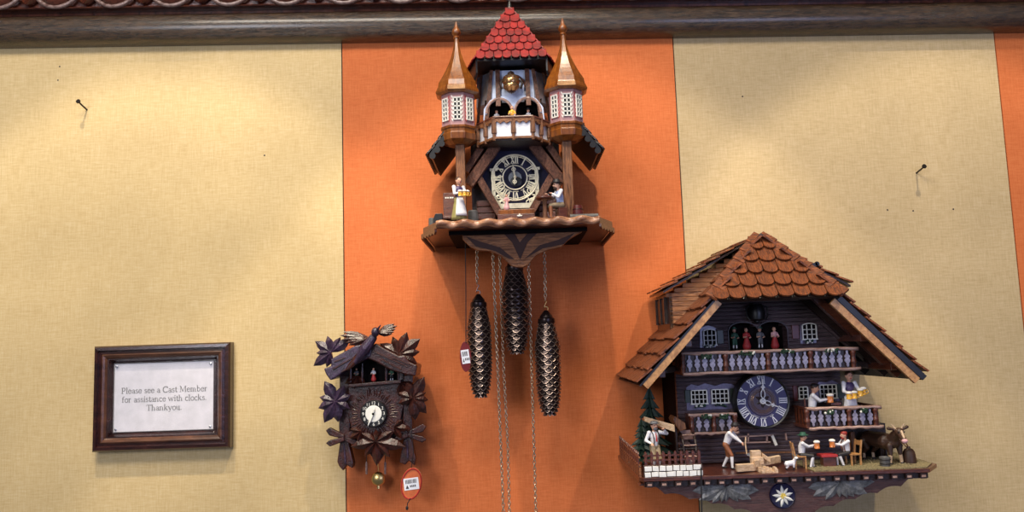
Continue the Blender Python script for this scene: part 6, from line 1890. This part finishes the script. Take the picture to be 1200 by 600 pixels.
# stable under the right balcony
st0, st1 = W(1000, 525, .16)[0], W(1037, 525, .16)[0]; zt_ = 1.4325
mb = MB()
cxm = W(1022, 525, .16)[0]; ww_ = 15 * S(.16)
out = [(st0 - .03, PZ), (st0 - .03, zt_), (st1 + .004, zt_), (st1 + .004, PZ), (cxm + ww_, PZ)] + [(cxm + ww_ * math.cos(a), PZ + .020 + .020 * math.sin(a)) for a in [PI * k / 10 for k in range(11)]] + [(cxm - ww_, PZ)]
mb.prism(out, .150, .160); sb = part('stable_front', mb, 'dark', cha)
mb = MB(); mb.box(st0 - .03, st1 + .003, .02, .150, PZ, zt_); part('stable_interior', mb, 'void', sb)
for px in (1001, 1034):
    box_px('stable_post', px - 2.5, 506, px + 2.5, 548, .160, .170, 'oak' if px == 1001 else 'dark', sb)
# cow
kx = W(1045, 540, .235)[0]; kd = .232
def kp(x, d, z): return v3(kx + 1.12 * x, kd + 1.12 * d, PZ + 1.12 * z)
pr = [('c', kp(-.012, -.046, .036), kp(-.004, -.004, .035), .0135, .0150, 'cow'), ('c', kp(-.004, -.004, .035), kp(.003, .006, .036), .0145, .0125, 'cow'),
      ('c', kp(-.012, -.046, .037), kp(-.014, -.052, .031), .013, .012, 'cow'),
      ('c', kp(.002, .008, .040), kp(.005, .018, .050), .0105, .0080, 'cow'), ('e', kp(.006, .023, .0520), (.0080, .0085, .0080), 'cow'),
      ('c', kp(.006, .026, .050), kp(.0065, .036, .042), .0060, .0050, 'cow'), ('e', kp(.0065, .0385, .0400), (.0055, .0045, .0042), 'pink'),
      ('c', kp(.006, .0318, .054), kp(.0062, .0378, .0450), .0022, .0020, 'cream_hide'),
      ('c', kp(-.001, .021, .056), kp(-.009, .020, .058), .0022, .0030, 'cow'), ('c', kp(.013, .021, .056), kp(.0205, .020, .0595), .0022, .0030, 'cow'),
      ('c', kp(.001, .021, .058), kp(-.004, .020, .064), .0017, .0010, 'cream_hide'), ('c', kp(.011, .021, .058), kp(.016, .020, .064), .0017, .0010, 'cream_hide'),
      ('e', kp(.0018, .0305, .0530), (.0014, .0014, .0014), 'blackcloth'), ('e', kp(.0108, .0305, .0530), (.0014, .0014, .0014), 'blackcloth'),
      ('c', kp(-.016, -.060, .042), kp(-.019, -.063, .018), .0018, .0014, 'cow')]
for x_, d_ in ((-.006, .012), (.012, .006)):
    pr += [('c', kp(x_, d_, .030), kp(x_, d_ + .002, .017), .0062, .0038, 'cow'), ('c', kp(x_, d_ + .002, .017), kp(x_ + (.002 if x_ > 0 else -.001), d_ + .001, .003), .0036, .0029, 'cream_hide'), ('e', kp(x_ + (.002 if x_ > 0 else -.001), d_ + .002, .0022), (.0036, .0042, .0026), 'blackcloth')]
for x_, d_ in ((-.021, -.046), (-.004, -.050)):
    pr += [('c', kp(x_, d_, .032), kp(x_ + .002, d_ + .004, .021), .0085, .0050, 'cow'), ('c', kp(x_ + .002, d_ + .004, .021), kp(x_ - .001, d_ - .003, .013), .0045, .0032, 'cow'), ('c', kp(x_ - .001, d_ - .003, .013), kp(x_ - .001, d_ - .002, .003), .0030, .0027, 'cream_hide'), ('e', kp(x_ - .001, d_ - .001, .0022), (.0034, .0040, .0026), 'blackcloth')]
mats = ['cow', 'pink', 'cream_hide', 'blackcloth']
mb = remesh(pr, .00075, mats, 'cow', None); cw_ = part('cow_figurine', mb, mats, cha, 'brown cow with a pale blaze and pale legs in front of the stable', smooth='all')
# trough bucket and pump
x_, _ = W(1041, 540, .275)
mb = MB(); mb.lathe([(.0080, 0), (.0095, .016), (.0086, .0165), (.0078, .014)], (x_, .262, PZ + .001), 18); bk_ = part('water_bucket', mb, 'stump', cha, smooth=True)
mb = MB(); mb.ring((x_, .262, PZ + .006), .0088, .0007, 0, 20, axis='z'); mb.ring((x_, .262, PZ + .013), .0094, .0007, 0, 20, axis='z'); part('bucket_hoop', mb, 'iron', bk_)
x_, _ = W(1067, 535, .24)
mb = MB(); mb.lathe([(.0115, 0), (.0118, .004), (.0108, .014), (.0098, .020), (.0070, .0245), (.0035, .026), (.0028, .029)], (x_, .235, PZ + .001), 20); cb = part('cow_bell', mb, 'hair', cha, 'big dark brown bell standing at the right end', smooth=True)
for k in (0, 1):
    a = (x_ - .003 * k, .235, PZ + .029); b = W3(1052 - k * 1.5, 503 + k * 9, .25)
    mb = MB(); mb.tube([a, b], .0010, 6); part('bell_rod', mb, 'leather', cb)
# cord hanging from the platform
mb = MB(); mb.tube([W3(821.5, 548, .2945), W3(822, 575, .2945), W3(822.5, 606, .2945)], .0012, 6)
part('hanging_cord', mb, 'cord', cha)
